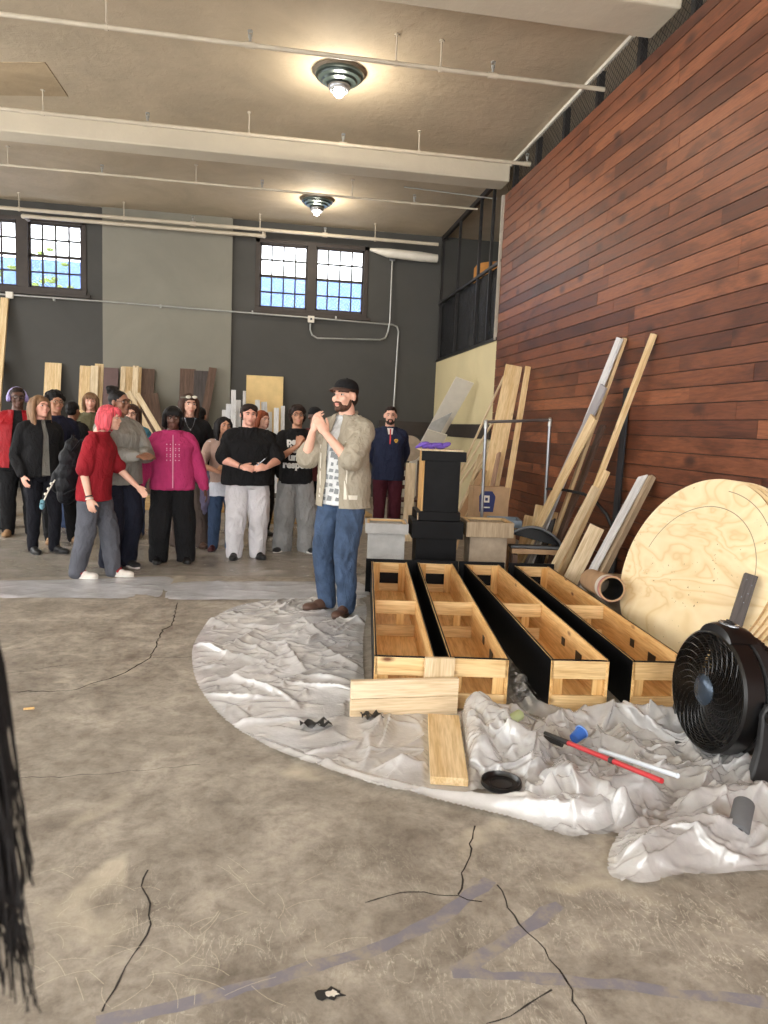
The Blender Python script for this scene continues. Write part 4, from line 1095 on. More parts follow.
def inside(poly, x, y):
    n = len(poly); c = np.zeros(x.shape, bool); j = n - 1
    for i in range(n):
        xi, yi = poly[i]; xj, yj = poly[j]
        t = ((yi > y) != (yj > y)) & (x < (xj - xi) * (y - yi) / (yj - yi + 1e-12) + xi)
        c ^= t; j = i
    return c
def smooth_poly(P, k=4):
    n = len(P); out = []
    for i in range(n):
        p0, p1, p2, p3 = P[i - 1], P[i], P[(i + 1) % n], P[(i + 2) % n]
        for j in range(k):
            t = j / k
            out.append(tuple(.5 * ((2 * b) + (-a + c) * t + (2 * a - 5 * b + 4 * c - d) * t * t + (-a + 3 * b - 3 * c + d) * t ** 3) for a, b, c, d in zip(p0, p1, p2, p3)))
    return out
def crumple(name, label, pix, mat, sp=.02, seed=1, mound=None, press=(), group=None, big=(0, .03, .03, .4), small=(0, .01, .012, .15), dirs=None, lean=.6, jag=.0, z0=.004, sub=1, soft=.006, curl=0.0):
    """sheet of film lying in folds: big / small = (count per square metre, height, half width, length) of the creases"""
    poly = smooth_poly([(G(*p).x, G(*p).y) for p in pix])
    rg = np.random.default_rng(seed)
    if jag: poly = [(x + rg.uniform(-jag, jag), y + rg.uniform(-jag, jag)) for x, y in poly]
    xs = [p[0] for p in poly]; ys = [p[1] for p in poly]
    nx, ny = int((max(xs) - min(xs)) / sp) + 3, int((max(ys) - min(ys)) / sp) + 3
    X0, Y0 = np.meshgrid(min(xs) - sp + sp * np.arange(nx), min(ys) - sp + sp * np.arange(ny), indexing='ij')
    ins = inside(poly, X0, Y0)
    pa_ = np.array(poly); pb_ = np.roll(pa_, -1, 0)
    core = ins.copy(); core[1:-1, 1:-1] &= ins[2:, 1:-1] & ins[:-2, 1:-1] & ins[1:-1, 2:] & ins[1:-1, :-2]
    edge = ins & ~core
    dist = np.full(X0.shape, 9.0)
    for A_, B_ in zip(pa_, pb_):
        dx, dy = B_ - A_; t = np.clip(((X0 - A_[0]) * dx + (Y0 - A_[1]) * dy) / (dx * dx + dy * dy + 1e-12), 0, 1)
        dist = np.minimum(dist, np.hypot(X0 - A_[0] - t * dx, Y0 - A_[1] - t * dy))
    for i, j in zip(*np.nonzero(edge)):
        q = np.array([X0[i, j], Y0[i, j]]); d = pb_ - pa_; t = np.clip(((q - pa_) * d).sum(1) / ((d * d).sum(1) + 1e-12), 0, 1)
        c = pa_ + d * t[:, None]; m = ((c - q) ** 2).sum(1).argmin(); X0[i, j], Y0[i, j] = c[m]
    area = ins.sum() * sp * sp
    idx = np.argwhere(ins)
    Z = np.zeros_like(X0); SX = np.zeros_like(X0); SY = np.zeros_like(X0)
    if mound is not None: Z += mound(X0, Y0)
    for (cnt, h, w, L), tier in ((big, 0), (small, 1)):
        for _ in range(int(cnt * area)):
            i, j = idx[rg.integers(len(idx))]
            th = (rg.choice(dirs) + rg.normal(0, .35)) if (dirs is not None and rg.random() < .75) else rg.uniform(0, PI)
            l = L * rg.uniform(.5, 1.4); ww = w * rg.uniform(.6, 1.5); hh = h * rg.uniform(.4, 1.3)
            c, s_ = math.cos(th), math.sin(th)
            u = (X0 - X0[i, j]) * c + (Y0 - Y0[i, j]) * s_; v = -(X0 - X0[i, j]) * s_ + (Y0 - Y0[i, j]) * c
            v = v + rg.uniform(-.9, .9) * u * u / max(l, .05) * .6
            tp = np.clip(1 - (np.abs(u) / (l / 2)) ** 2, 0, 1)
            ww = ww * (.55 + .45 * tp)
            pr = np.exp(-np.abs(v) / ww) * tp
            Z += hh * pr; k_ = lean * hh * pr * (1 if rg.random() < .5 else -1); SX += -s_ * k_; SY += c * k_
    P = np.stack([X0 + SX * core, Y0 + SY * core, Z], -1)
    wob = np.array([[noise.noise(V((X0[i, j] * 5, Y0[i, j] * 5, seed))) if ins[i, j] else 0 for j in range(ny)] for i in range(nx)])
    P[..., 2] += soft * (1 + wob)
    P[..., 2] *= np.clip(dist / .05, .25 + curl, 1)
    P[..., 2] = np.maximum(P[..., 2], 0) + z0
    for pr, zt in press:
        mk = inside(pr, P[..., 0], P[..., 1]); P[..., 2] = np.where(mk, np.minimum(P[..., 2], zt), P[..., 2])
    bm = bmesh.new(); vid = {}
    for i, j in zip(*np.nonzero(ins)): vid[(i, j)] = bm.verts.new(P[i, j])
    for i in range(nx - 1):
        for j in range(ny - 1):
            q = [(i, j), (i + 1, j), (i + 1, j + 1), (i, j + 1)]
            if all(t in vid for t in q): bm.faces.new([vid[t] for t in q])
    bmesh.ops.delete(bm, geom=[v for v in bm.verts if not v.link_faces], context='VERTS')
    for f in bm.faces: f.smooth = True
    me = bpy.data.meshes.new(name); bm.to_mesh(me); bm.free(); me.materials.append(mat)
    o = bpy.data.objects.new(name, me); COL.objects.link(o)
    if sub: m_ = o.modifiers.new('sub', 'SUBSURF'); m_.levels = m_.render_levels = sub
    return tag(o, label, 'plastic sheet', group)
def W2(*pix): return [(G(*p).x, G(*p).y) for p in pix]
def ridge(pts, h, w):
    """mound along a polyline of floor pixels"""
    P_ = [G(*p) for p in pts]
    def f(X, Y):
        z = np.zeros_like(X)
        for i in range(len(P_) - 1):
            a, b = P_[i], P_[i + 1]; dx, dy = b.x - a.x, b.y - a.y; L2 = dx * dx + dy * dy + 1e-9
            t = np.clip(((X - a.x) * dx + (Y - a.y) * dy) / L2, 0, 1)
            d2 = (X - a.x - t * dx) ** 2 + (Y - a.y - t * dy) ** 2
            hh = h if not hasattr(h, '__len__') else h[i] + (h[i + 1] - h[i]) * t
            z = np.maximum(z, hh * np.exp(-d2 / (w * w)))
        return z
    return f
def both(*fs): return lambda X, Y: np.maximum.reduce([f(X, Y) for f in fs])

pressed = [(W2((346, 718), (460, 714), (460, 700), (346, 702)), .004), (W2((426, 796), (472, 796), (460, 700), (424, 700)), .004), (W2((340, 622), (368, 622), (368, 606), (328, 608)), .004), (W2((325, 612), (345, 612), (345, 600), (312, 602)), .004), (W2((478, 800), (526, 800), (526, 776), (478, 776)), .004)]
D1 = [.7, .95, 2.5, .3]
crumple('plastic_sheet', 'wrinkled clear plastic sheet spread on the floor left of the troughs', [(246, 604), (214, 618), (196, 640), (192, 662), (200, 690), (226, 722), (262, 744), (330, 770), (392, 790), (470, 792), (520, 776), (540, 740), (505, 716), (460, 712), (374, 700), (364, 676), (363, 640), (362, 600), (300, 599)],
        M['plastic'], sp=.012, seed=3, sub=1, press=pressed, dirs=D1, big=(16, .036, .016, .55), small=(100, .014, .0085, .2))
crumple('plastic_sheet', 'smooth rolled front hem of plastic curving below the pine plank', [(262, 738), (330, 764), (400, 786), (470, 800), (540, 806), (606, 800), (640, 806), (610, 832), (560, 832), (500, 820), (440, 806), (390, 792), (330, 774), (268, 750), (240, 728)],
        M['plastic_white'], sp=0.009, seed=8, sub=1, mound=ridge([(262, 742), (330, 768), (420, 796), (500, 812), (600, 822)], [.02, .03, .045, .06, .08], .085), press=pressed[4:] + pressed[1:2], dirs=[2.7, 2.9, .2], big=(28, .026, .01, .5), small=(240, .012, .006, .2), curl=.2)
crumple('plastic_sheet', 'bunched white plastic bag heap against the upright pine offcut', [(452, 730), (462, 712), (500, 706), (540, 722), (560, 742), (556, 766), (536, 790), (490, 786), (462, 760)],
        M['plastic_white'], sp=0.008, seed=5, sub=1, press=pressed[4:] + pressed[1:2], mound=both(ridge([(478, 722), (505, 748), (540, 772)], [.15, .11, .06], .1), ridge([(470, 726), (482, 762)], .1, .07)), big=(90, .03, .01, .32), small=(480, .012, .006, .12), dirs=[2.2, 2.5], curl=.3)
crumple('plastic_sheet', 'tall heap of crumpled plastic in front of the floor fan', [(520, 730), (560, 716), (620, 712), (690, 718), (740, 740), (764, 772), (760, 800), (700, 806), (640, 796), (580, 780), (530, 760)],
        M['plastic_white'], sp=0.009, seed=12, sub=1, mound=both(ridge([(560, 728), (620, 726), (690, 734), (736, 764), (748, 792)], [.04, .1, .13, .13, .08], .07), ridge([(600, 750), (650, 768)], .05, .06), ridge([(620, 740), (640, 775), (700, 790)], [.07, .06, .04], .05)), big=(80, .036, .011, .42), small=(420, .013, .0065, .13), dirs=[.3, 1.1, 2.6], curl=.3)
crumple('plastic_sheet', 'low crumpled plastic between the black lid and the red pole', [(516, 792), (540, 776), (590, 766), (650, 776), (700, 796), (690, 822), (640, 832), (600, 836), (566, 838), (526, 822)],
        M['plastic_white'], sp=0.008, seed=21, sub=1, press=pressed[4:], mound=both(ridge([(530, 806), (580, 806), (640, 800)], [.05, .09, .11], .07), ridge([(560, 785), (620, 820)], .1, .05)), big=(90, .03, .01, .34), small=(450, .012, .006, .12), dirs=[.4, 2.0], curl=.3)
crumple('plastic_sheet', 'loose plastic end lying nearest the camera at the lower right', [(606, 862), (622, 832), (660, 816), (700, 800), (740, 790), (800, 790), (830, 830), (800, 868), (740, 874), (690, 878), (645, 886), (616, 882)],
        M['plastic_white'], sp=0.008, seed=31, sub=1, mound=both(ridge([(640, 866), (680, 852), (740, 845), (800, 850)], [.07, .09, .07, .05], .08), ridge([(690, 812), (740, 812), (790, 818)], [.1, .08, .09], .07)), big=(65, .03, .01, .5), small=(400, .012, .006, .15), dirs=[.1, .35, 2.9], jag=.004, curl=.3)
crumple('plastic_sheet', 'thin plastic draped on the floor between the tube box and the discs', [(598, 636), (604, 612), (640, 600), (690, 640), (700, 668), (676, 662), (640, 640)], M['plastic_thin'], sp=.018, seed=41, mound=ridge([(612, 622), (650, 630)], [.26, .2], .12), big=(60, .05, .02, .3), small=(100, .015, .01, .15))
crumple('plastic_sheet', 'scrap of plastic on the floor in the gap beside the third trough', [(506, 690), (512, 662), (524, 668), (546, 706), (600, 718), (580, 726), (530, 716)], M['plastic_thin'], sp=.015, seed=43, mound=ridge([(514, 680), (540, 712), (580, 720)], .03, .05), big=(60, .03, .014, .25), small=(120, .01, .008, .12))
# dark gaffer tape remnants on the big sheet
for i, (px, py, lab) in enumerate(((316, 724, 'larger crumpled piece of black tape on the clear plastic sheet'), (372, 716, 'small piece of black tape on the clear plastic near the pine panel'))):
    mb = MB(); r = random.Random(i); c = G(px, py, .03); n = 9
    gr = [[mb.bm.verts.new(((a - 4) * (.02 - .006 * i), (b - 1.5) * .022 + .012 * math.sin(a * 1.3), .035 + .014 * math.sin(a * 1.9 + b) + r.uniform(-.004, .004))) for b in range(4)] for a in range(n)]
    for a in range(n - 1):
        for b in range(3):
            if r.random() < .9: mb.bm.faces.new((gr[a][b], gr[a + 1][b], gr[a + 1][b + 1], gr[a][b + 1]))
    o = mb.build('black_tape', M['dark_plastic'], loc=(c.x, c.y, 0), smooth=2); sd = o.modifiers.new('solid', 'SOLIDIFY'); sd.thickness = .002
    tag(o, lab, 'tape')
# flat drop sheets under the group
GS = 'drop sheets under the group'
crumple('drop_sheet', 'flat pale plastic drop sheet under the sneakers at the left', [(-60, 581), (0, 581), (80, 580), (170, 577), (163, 590), (158, 598), (140, 595), (125, 599), (60, 598), (0, 599), (-60, 600)], M['drop_white'], sp=.03, seed=51, group=GS, jag=.01, big=(4, .012, .02, .8), small=(20, .006, .012, .3), dirs=[0, .2, 2.9], soft=.003)
crumple('drop_sheet', 'flat pale plastic drop sheet right of the first, ending at the man in the cap', [(174, 583), (250, 582), (340, 582), (362, 584), (364, 599), (300, 600), (240, 600), (172, 600), (166, 596)], M['drop_white'], sp=.03, seed=52, group=GS, jag=.01, big=(4, .012, .02, .8), small=(20, .006, .012, .3), dirs=[0, .2, 2.9], soft=.003)
crumple('drop_sheet', 'large dull drop sheet behind, under the standing group', [(-80, 545), (0, 540), (120, 545), (300, 552), (350, 560), (362, 576), (250, 577), (172, 576), (60, 577), (-80, 578)], M['drop_dull'], sp=.04, seed=53, group=GS, big=(3, .012, .03, .9), small=(10, .006, .02, .4), soft=.002)
crumple('drop_sheet', 'dull drop sheet farthest back, under the second row of people', [(60, 528), (200, 530), (330, 528), (345, 548), (200, 546), (70, 542)], M['drop_dull'], sp=.05, seed=54, group=GS, big=(3, .012, .03, .9), small=(8, .006, .02, .4), soft=.002)

# ================================================================ BOARDS ALONG THE BACK WALL
def back_board(x0, x1, ytop, mat, label, Yt=YB - .05, out=.5, skew=0.0, t=.03, name='lumber_board', zb=0.0):
    a, b = PY(x0, ytop, Yt), PY(x1, ytop, Yt)
    c = (a + b) / 2
    base = V((c.x + skew, Yt - out, zb))
    tag(board(name, mat, base, c, (1, 0, 0), max(.03, (b - a).length * .97), t), label, 'board', 'boards leaning on the back wall')
BB = M['brown_board']
back_board(1, 9, 298, M['pine'], 'tallest pine stud on the back wall, at the far left edge', t=.06, out=.7, skew=-.1)
back_board(-8, 1, 360, M['pine'], 'pine sheet cut off by the left edge behind the tall stud', YB - .12, .7)
back_board(45, 62, 363, M['pine'], 'single wide pine board leaning alone between two dark gaps')
back_board(80, 91, 366, M['pine'], 'left one of three pine boards beside the grey pilaster edge', YB - .1)
back_board(91, 99, 366, M['pine_pale'], 'middle one of three pine boards beside the grey pilaster edge', YB - .14)
back_board(95, 104, 364, M['pine'], 'right one of three pine boards, partly behind the middle one')
back_board(104, 119, 368, plain('plum_board', (96, 74, 72), .6), 'dark plum board at the pilaster edge', YB - .12)
back_board(122, 142, 367, M['pine'], 'widest pine board on the pilaster, above the pink jacket', YB - .14)
back_board(121, 126, 367, M['pine_pale'], 'thin pine strip at the left edge of the widest pilaster board', YB - .3, .6)
back_board(133, 139, 366, M['pine_pale'], 'thin pine strip on the face of the widest pilaster board', YB - .3, .6)
back_board(140, 155, 369, BB, 'brown board directly right of the widest pilaster board', YB - .1)
back_board(142, 158, 394, BB, 'shorter brown board tilted in front of the brown one', YB - .3, .6, skew=.4)
for (x0, y0, x1, y1, lab) in ((128, 392, 152, 437, 'pale strip crossing slantwise above the pink jacket, lower one'), (137, 394, 156, 426, 'pale strip crossing slantwise above the pink jacket, upper one')):
    a, b = PY(x0, y0, 14.5), PY(x1, y1, 14.2); d = (b - a); b2 = b + d * (b.z / max(.01, -d.z))
    tag(board('lumber_strip', M['pine_pale'], b2, a, (1, 0, .4), .1, .03), lab, 'board', 'boards leaning on the back wall')
back_board(180, 196, 369, BB, 'left brown board of the dark group on the pilaster', YB - .1)
back_board(194, 210, 371, M['dark_board'], 'middle darkest board of the dark group on the pilaster', YB - .12)
back_board(209, 217, 368, BB, 'right brown board of the dark group, slanting to the left', YB - .2, .7, skew=-.35)
back_board(246, 284, 376, plain('yellow_ply', (222, 192, 134), .6, var=.08), 'yellow plywood panel standing behind the white boards', YB - .04, .3, name='plywood_sheet')
for x0, x1, yt, sk, lab in ((222, 227, 410, 0, 'shortest white board at the left of the white group'), (226, 231, 404, .05, 'white board second from the left of the white group'), (231, 236, 390, .12, 'tall white board left of the black tee'), (236, 241, 400, .1, 'white board just right of the tall one by the black tee'),
        (243, 246, 391, 0, 'narrow white strip at the left edge of the yellow panel'), (255, 260, 400, .1, 'white board in front of the left half of the yellow panel'), (261, 267, 402, .3, 'white board leaning right in front of the yellow panel'), (268, 272, 412, .1, 'low white board at the middle of the yellow panel'), (274, 279, 408, .0, 'white board with a dark top near the right of the yellow panel'), (281, 285, 406, 0, 'white board at the right edge of the yellow panel')):
    _k = int(x0) % 4; back_board(x0, x1, yt, M['pine_white'], lab, YB - .22 - .07 * _k, .45, skew=sk * .4, t=.022)
# ------------------------------------------------ clutter on the floor behind the group
def low_stack(x, y, L, n, rz, label, mat, w=.14, t=.04):
    root = empty('lumber_stack', (x, y, 0), rz, label, 'lumber stack')
    r = random.Random(int(x * 100))
    for i in range(n):
        for j in range(3):
            mb = MB(); mb.box((r.uniform(-.08, .08), (j - 1) * (w + .01), t / 2 + i * t), (L * r.uniform(.85, 1), w, t - .003)); mb.build('stacked_board', mat, root, bevel=.003)
wx = wood('floor_stack_pine', (214, 184, 134), (186, 152, 102), axis=0)
low_stack(.75, 11.0, 1.8, 4, .1, 'low stack of pine boards on the floor behind the grey sweatpants', wx)
low_stack(-1.3, 12.2, 2.2, 5, -.08, 'low stack of pine boards on the floor far behind the white trousers', wx)
low_stack(-4.6, 11.0, 1.6, 6, .05, 'pine boards stacked waist low at the far left behind the group', wx, .16, .05)
root = empty('work_table', (.6, 13.0, 0), 0, 'dark low work table behind the person in the lettered tee', 'table')
mb = MB(); mb.box((0, 0, .72), (1.5, .7, .05)); mb.build('table_top', M['dark_board'], root, bevel=.004)
for lx in (-.68, .68):
    for ly in (-.3, .3):
        mb = MB(); mb.box((lx, ly, .35), (.06, .06, .7)); mb.build('leg', M['dark_board'], root)
mb = MB(); mb.box((0, 0, .2), (1.35, .6, .03)); mb.build('lower_shelf', M['dark_board'], root)
p = G(2, 528)
root = empty('covered_bucket', (p.x - .15, p.y, 0), 0, 'dark grey bucket with a white lid cloth at the left edge', 'bucket')
mb = MB(); mb.lathe([(0, 0), (.22, 0), (.27, .12), (.27, .32), (.25, .36), (0, .36)], 28); mb.build('bucket_body', plain('dark_rubble', (70, 72, 76), .8, var=.4, scale=12, bump=.6), root, smooth=.7)
mb = MB(); mb.ell((0, 0, .37), (.25, .25, .07)); mb.build('white_cover', M['white_paint'], root, smooth=2)
# ================================================================ PEOPLE
def fabric(name, c, rough=.85, var=.14, scale=5.0, wr=.35):
    k = NT(name); v = k.mapping()
    f = k.noise(v, scale, 5, .6)
    a = lin(c); d = tuple(x * (1 - var) for x in a[:3]) + (1,); u = tuple(min(1, x * (1 + var)) for x in a[:3]) + (1,)
    k.l(k.ramp(f, [(.3, d), (.7, u)]), k.b.inputs['Base Color'])
    k.b.inputs['Roughness'].default_value = rough; k.b.inputs['Specular IOR Level'].default_value = .2
    w_ = k.noise(k.mapping((1, 1, .55)), 11, 4, .62, 1.6)
    k.bump(w_, min(1, wr * 2), .03)
    return k.m
def skin(name, c):
    k = NT(name); v = k.mapping(); f = k.noise(v, 14, 3)
    a = lin(c); d = (a[0] * .9, a[1] * .84, a[2] * .82, 1)
    k.l(k.ramp(f, [(.3, d), (.65, a)]), k.b.inputs['Base Color']); k.b.inputs['Roughness'].default_value = .5
    k.b.inputs['Subsurface Weight'].default_value = 0.0
    return k.m
def hairmat(name, c, rough=.45):
    k = NT(name); v = k.mapping((1, 1, .12)); f = k.noise(v, 55, 3, .6)
    a = lin(c); d = tuple(x * .55 for x in a[:3]) + (1,); u = tuple(min(1, x * 1.25) for x in a[:3]) + (1,)
    k.l(k.ramp(f, [(.35, d), (.65, u)]), k.b.inputs['Base Color']); k.b.inputs['Roughness'].default_value = .6; k.b.inputs['Specular IOR Level'].default_value = .22
    k.bump(f, .5, .006); return k.m
SK = {'light': skin('light_skin', (222, 176, 154)), 'rosy': skin('rosy_skin', (226, 172, 152)), 'tan': skin('tan_skin', (190, 140, 112)), 'brown': skin('brown_skin', (134, 92, 70)), 'deep': skin('deep_skin', (92, 62, 50))}
M['eye'] = plain('eye_white', (186, 178, 170), .3, var=.02); M['iris'] = plain('dark_iris', (40, 28, 22), .25, var=.02)
M['lips'] = plain('lips', (196, 130, 116), .5); M['lips_d'] = plain('dark_lips', (100, 62, 54), .5)
M['black_cloth'] = fabric('black_cloth', (26, 26, 28)); M['ink_cloth'] = fabric('ink_trousers', (24, 25, 32))
HB = hairmat('black_hair', (20, 17, 17)); HBr = hairmat('brown_hair', (66, 44, 34)); HL = hairmat('light_brown_hair', (128, 98, 72)); HP = hairmat('pink_hair', (212, 88, 98)); HR = hairmat('auburn_hair', (134, 70, 44)); HD = hairmat('dark_brown_hair', (42, 30, 26))

TORSO = {}
def remeshed(name, mb, vox, mats, parent, smooth=2, wr=0.0, wscale=9.0, seed=0.0, edit=None, sm_f=.5):
    bmesh.ops.recalc_face_normals(mb.bm, faces=mb.bm.faces)
    me = bpy.data.meshes.new('tmp'); mb.bm.to_mesh(me); mb.bm.free()
    o = bpy.data.objects.new('tmp', me); COL.objects.link(o)
    rm = o.modifiers.new('r', 'REMESH'); rm.mode = 'VOXEL'; rm.voxel_size = vox; rm.use_smooth_shade = True
    if smooth:
        s = o.modifiers.new('s', 'SMOOTH'); s.factor = sm_f; s.iterations = smooth
    dg = bpy.context.evaluated_depsgraph_get()
    m2 = bpy.data.meshes.new_from_object(o.evaluated_get(dg))
    m2.name = name
    bpy.data.objects.remove(o); bpy.data.meshes.remove(me)
    n = len(m2.vertices)
    co_ = np.empty(n * 3, np.float32); m2.vertices.foreach_get('co', co_); co_ = co_.reshape(-1, 3)
    if wr:
        no = np.empty(n * 3, np.float32); m2.vertices.foreach_get('normal', no); no = no.reshape(-1, 3)
        for i in range(n):
            p = co_[i]
            q = V((p[0] * wscale, p[1] * wscale, p[2] * wscale * .6 + seed))
            a = noise.noise(q + noise.noise_vector(q * .7) * .8)
            co_[i] += no[i] * (wr * (1 - 2.2 * abs(a)))
    if edit: co_ = edit(co_)
    m2.vertices.foreach_set('co', co_.ravel())
    m2.materials.clear()
    for m in (mats if isinstance(mats, (list, tuple)) else [mats]): m2.materials.append(m)
    m2.polygons.foreach_set('use_smooth', [True] * len(m2.polygons))
    m2.polygons.foreach_set('material_index', [0] * len(m2.polygons))
    m2.update()
    ob = bpy.data.objects.new(name, m2); COL.objects.link(ob)
    if parent is not None: ob.parent = parent
    return ob

def ik(a, b, l1, l2, pole):
    a, b = V(a), V(b); d = b - a; L = min(d.length, (l1 + l2) * .998); dn = d.normalized()
    x = (l1 * l1 - l2 * l2 + L * L) / (2 * L); h = math.sqrt(max(0, l1 * l1 - x * x))
    p = V(pole); p = (p - dn * p.dot(dn)).normalized()
    return a + dn * x + p * h, a + dn * L

def interp(pts, k=4):
    """catmull-rom through (point, radius) pairs"""
    out = []
    n = len(pts)
    for i in range(n - 1):
        p0, p1, p2, p3 = pts[max(i - 1, 0)], pts[i], pts[i + 1], pts[min(i + 2, n - 1)]
        for j in range(k):
            t = j / k
            q = []
            for a, b, c, d in zip(p0, p1, p2, p3):
                q.append(.5 * ((2 * b) + (-a + c) * t + (2 * a - 5 * b + 4 * c - d) * t * t + (-a + 3 * b - 3 * c + d) * t ** 3))
            out.append(q)
    out.append(list(pts[-1]))
    return out
def limb(mb, pts, k=4, n=14):
    """pts: (x, y, z, r)"""
    q = interp([tuple(p) for p in pts], k)
    P = [V(a[:3]) for a in q]; R_ = [a[3] for a in q]
    mb.tube(P, R_, n)
    mb.ell(P[0], (R_[0],) * 3, u=12, v=8); mb.ell(P[-1], (R_[-1],) * 3, u=12, v=8)
def torso(mb, rings, n=24, k=4, sq=.86):
    """rings: (cx, cy, z, rx, ry); superellipse cross sections"""
    q = interp([tuple(r_) for r_ in rings], k); out = []
    for cx, cy, z, rx, ry in q:
        rg = []
        for i in range(n):
            a = 2 * PI * i / n; c, s = math.cos(a), math.sin(a)
            rg.append(V((cx + rx * math.copysign(abs(c) ** sq, c), cy + ry * math.copysign(abs(s) ** sq, s), z)))
        out.append(rg)
    mb.loft(out)

def hand(mb, w, d, nrm, side, s, curl=.5, spread=.16, thumb=.6):
    """w wrist, d finger direction, nrm back-of-hand normal, side = towards thumb"""
    d = V(d).normalized(); nrm = V(nrm); nrm = (nrm - d * nrm.dot(d)).normalized(); sd = d.cross(nrm)
    if sd.dot(V(side)) < 0: sd = -sd
    rot = Matrix((sd, nrm, d)).transposed()
    mb.ell(w + d * .045 * s, (.039 * s, .0155 * s, .05 * s), rot, 14, 10)
    mb.ell(w + d * .008 * s, (.027 * s, .019 * s, .03 * s), rot, 12, 8)
    mb.ell(w + d * .035 * s + sd * .026 * s - nrm * .006 * s, (.017 * s, .014 * s, .028 * s), rot, 10, 8)
    for i, (off, L) in enumerate(((.030, .072), (.0105, .08), (-.0095, .075), (-.029, .058))):
        p = w + d * (.084 - .004 * abs(i - 1)) * s + sd * off * s
        dirn = (d + sd * (off * spread * 14)).normalized()
        pts = [(w + d * .05 * s + sd * off * .85 * s, .0092)]
        ang = 0
        pts.append((p, .0092))
        for sl, rr in ((.44, .0086), (.32, .0078), (.24, .0066)):
            ang += curl * (.75 if sl > .4 else 1.0)
            dd = dirn * math.cos(ang) - nrm * math.sin(ang)
            p = p + dd * (L * sl * s); pts.append((p, rr))
        P = [q[0] for q in pts]; R_ = [q[1] * s for q in pts]
        mb.tube(P, R_, 8); mb.ell(P[-1], (R_[-1],) * 3, u=8, v=6)
        for q, r_ in zip(P[2:-1], R_[2:-1]): mb.ell(q, (r_,) * 3, u=8, v=6)
    p0 = w + d * .022 * s + sd * .024 * s - nrm * .004 * s
    td = (sd * thumb + d * .75 - nrm * .3).normalized()
    P = [p0, p0 + td * .034 * s, p0 + td * .034 * s + (td * .8 + d * .4).normalized() * .028 * s, p0 + td * .034 * s + (td * .8 + d * .4).normalized() * .028 * s + (td * .5 + d * .8).normalized() * .022 * s]
    mb.tube(P, [.0125 * s, .0115 * s, .0098 * s, .0075 * s], 8)
    for q, r_ in zip(P[1:], (.0115, .0098, .0075)): mb.ell(q, (r_ * s,) * 3, u=8, v=6)

HEADPRIM = [((0, .012, .022), (.0745, .094, .086)), ((0, -.02, -.028), (.06, .068, .082)), ((0, -.022, -.072), (.05, .056, .043)), ((0, -.06, -.098), (.026, .024, .02)),
            ((0, -.078, .026), (.05, .018, .012)), ((0, -.083, -.064), (.023, .014, .008)), ((0, -.082, -.074), (.02, .013, .008)),
            ((.04, -.06, -.03), (.022, .022, .024)), ((-.04, -.06, -.03), (.022, .022, .024)), ((.077, .012, -.008), (.011, .019, .031)), ((-.077, .012, -.008), (.011, .019, .031))]

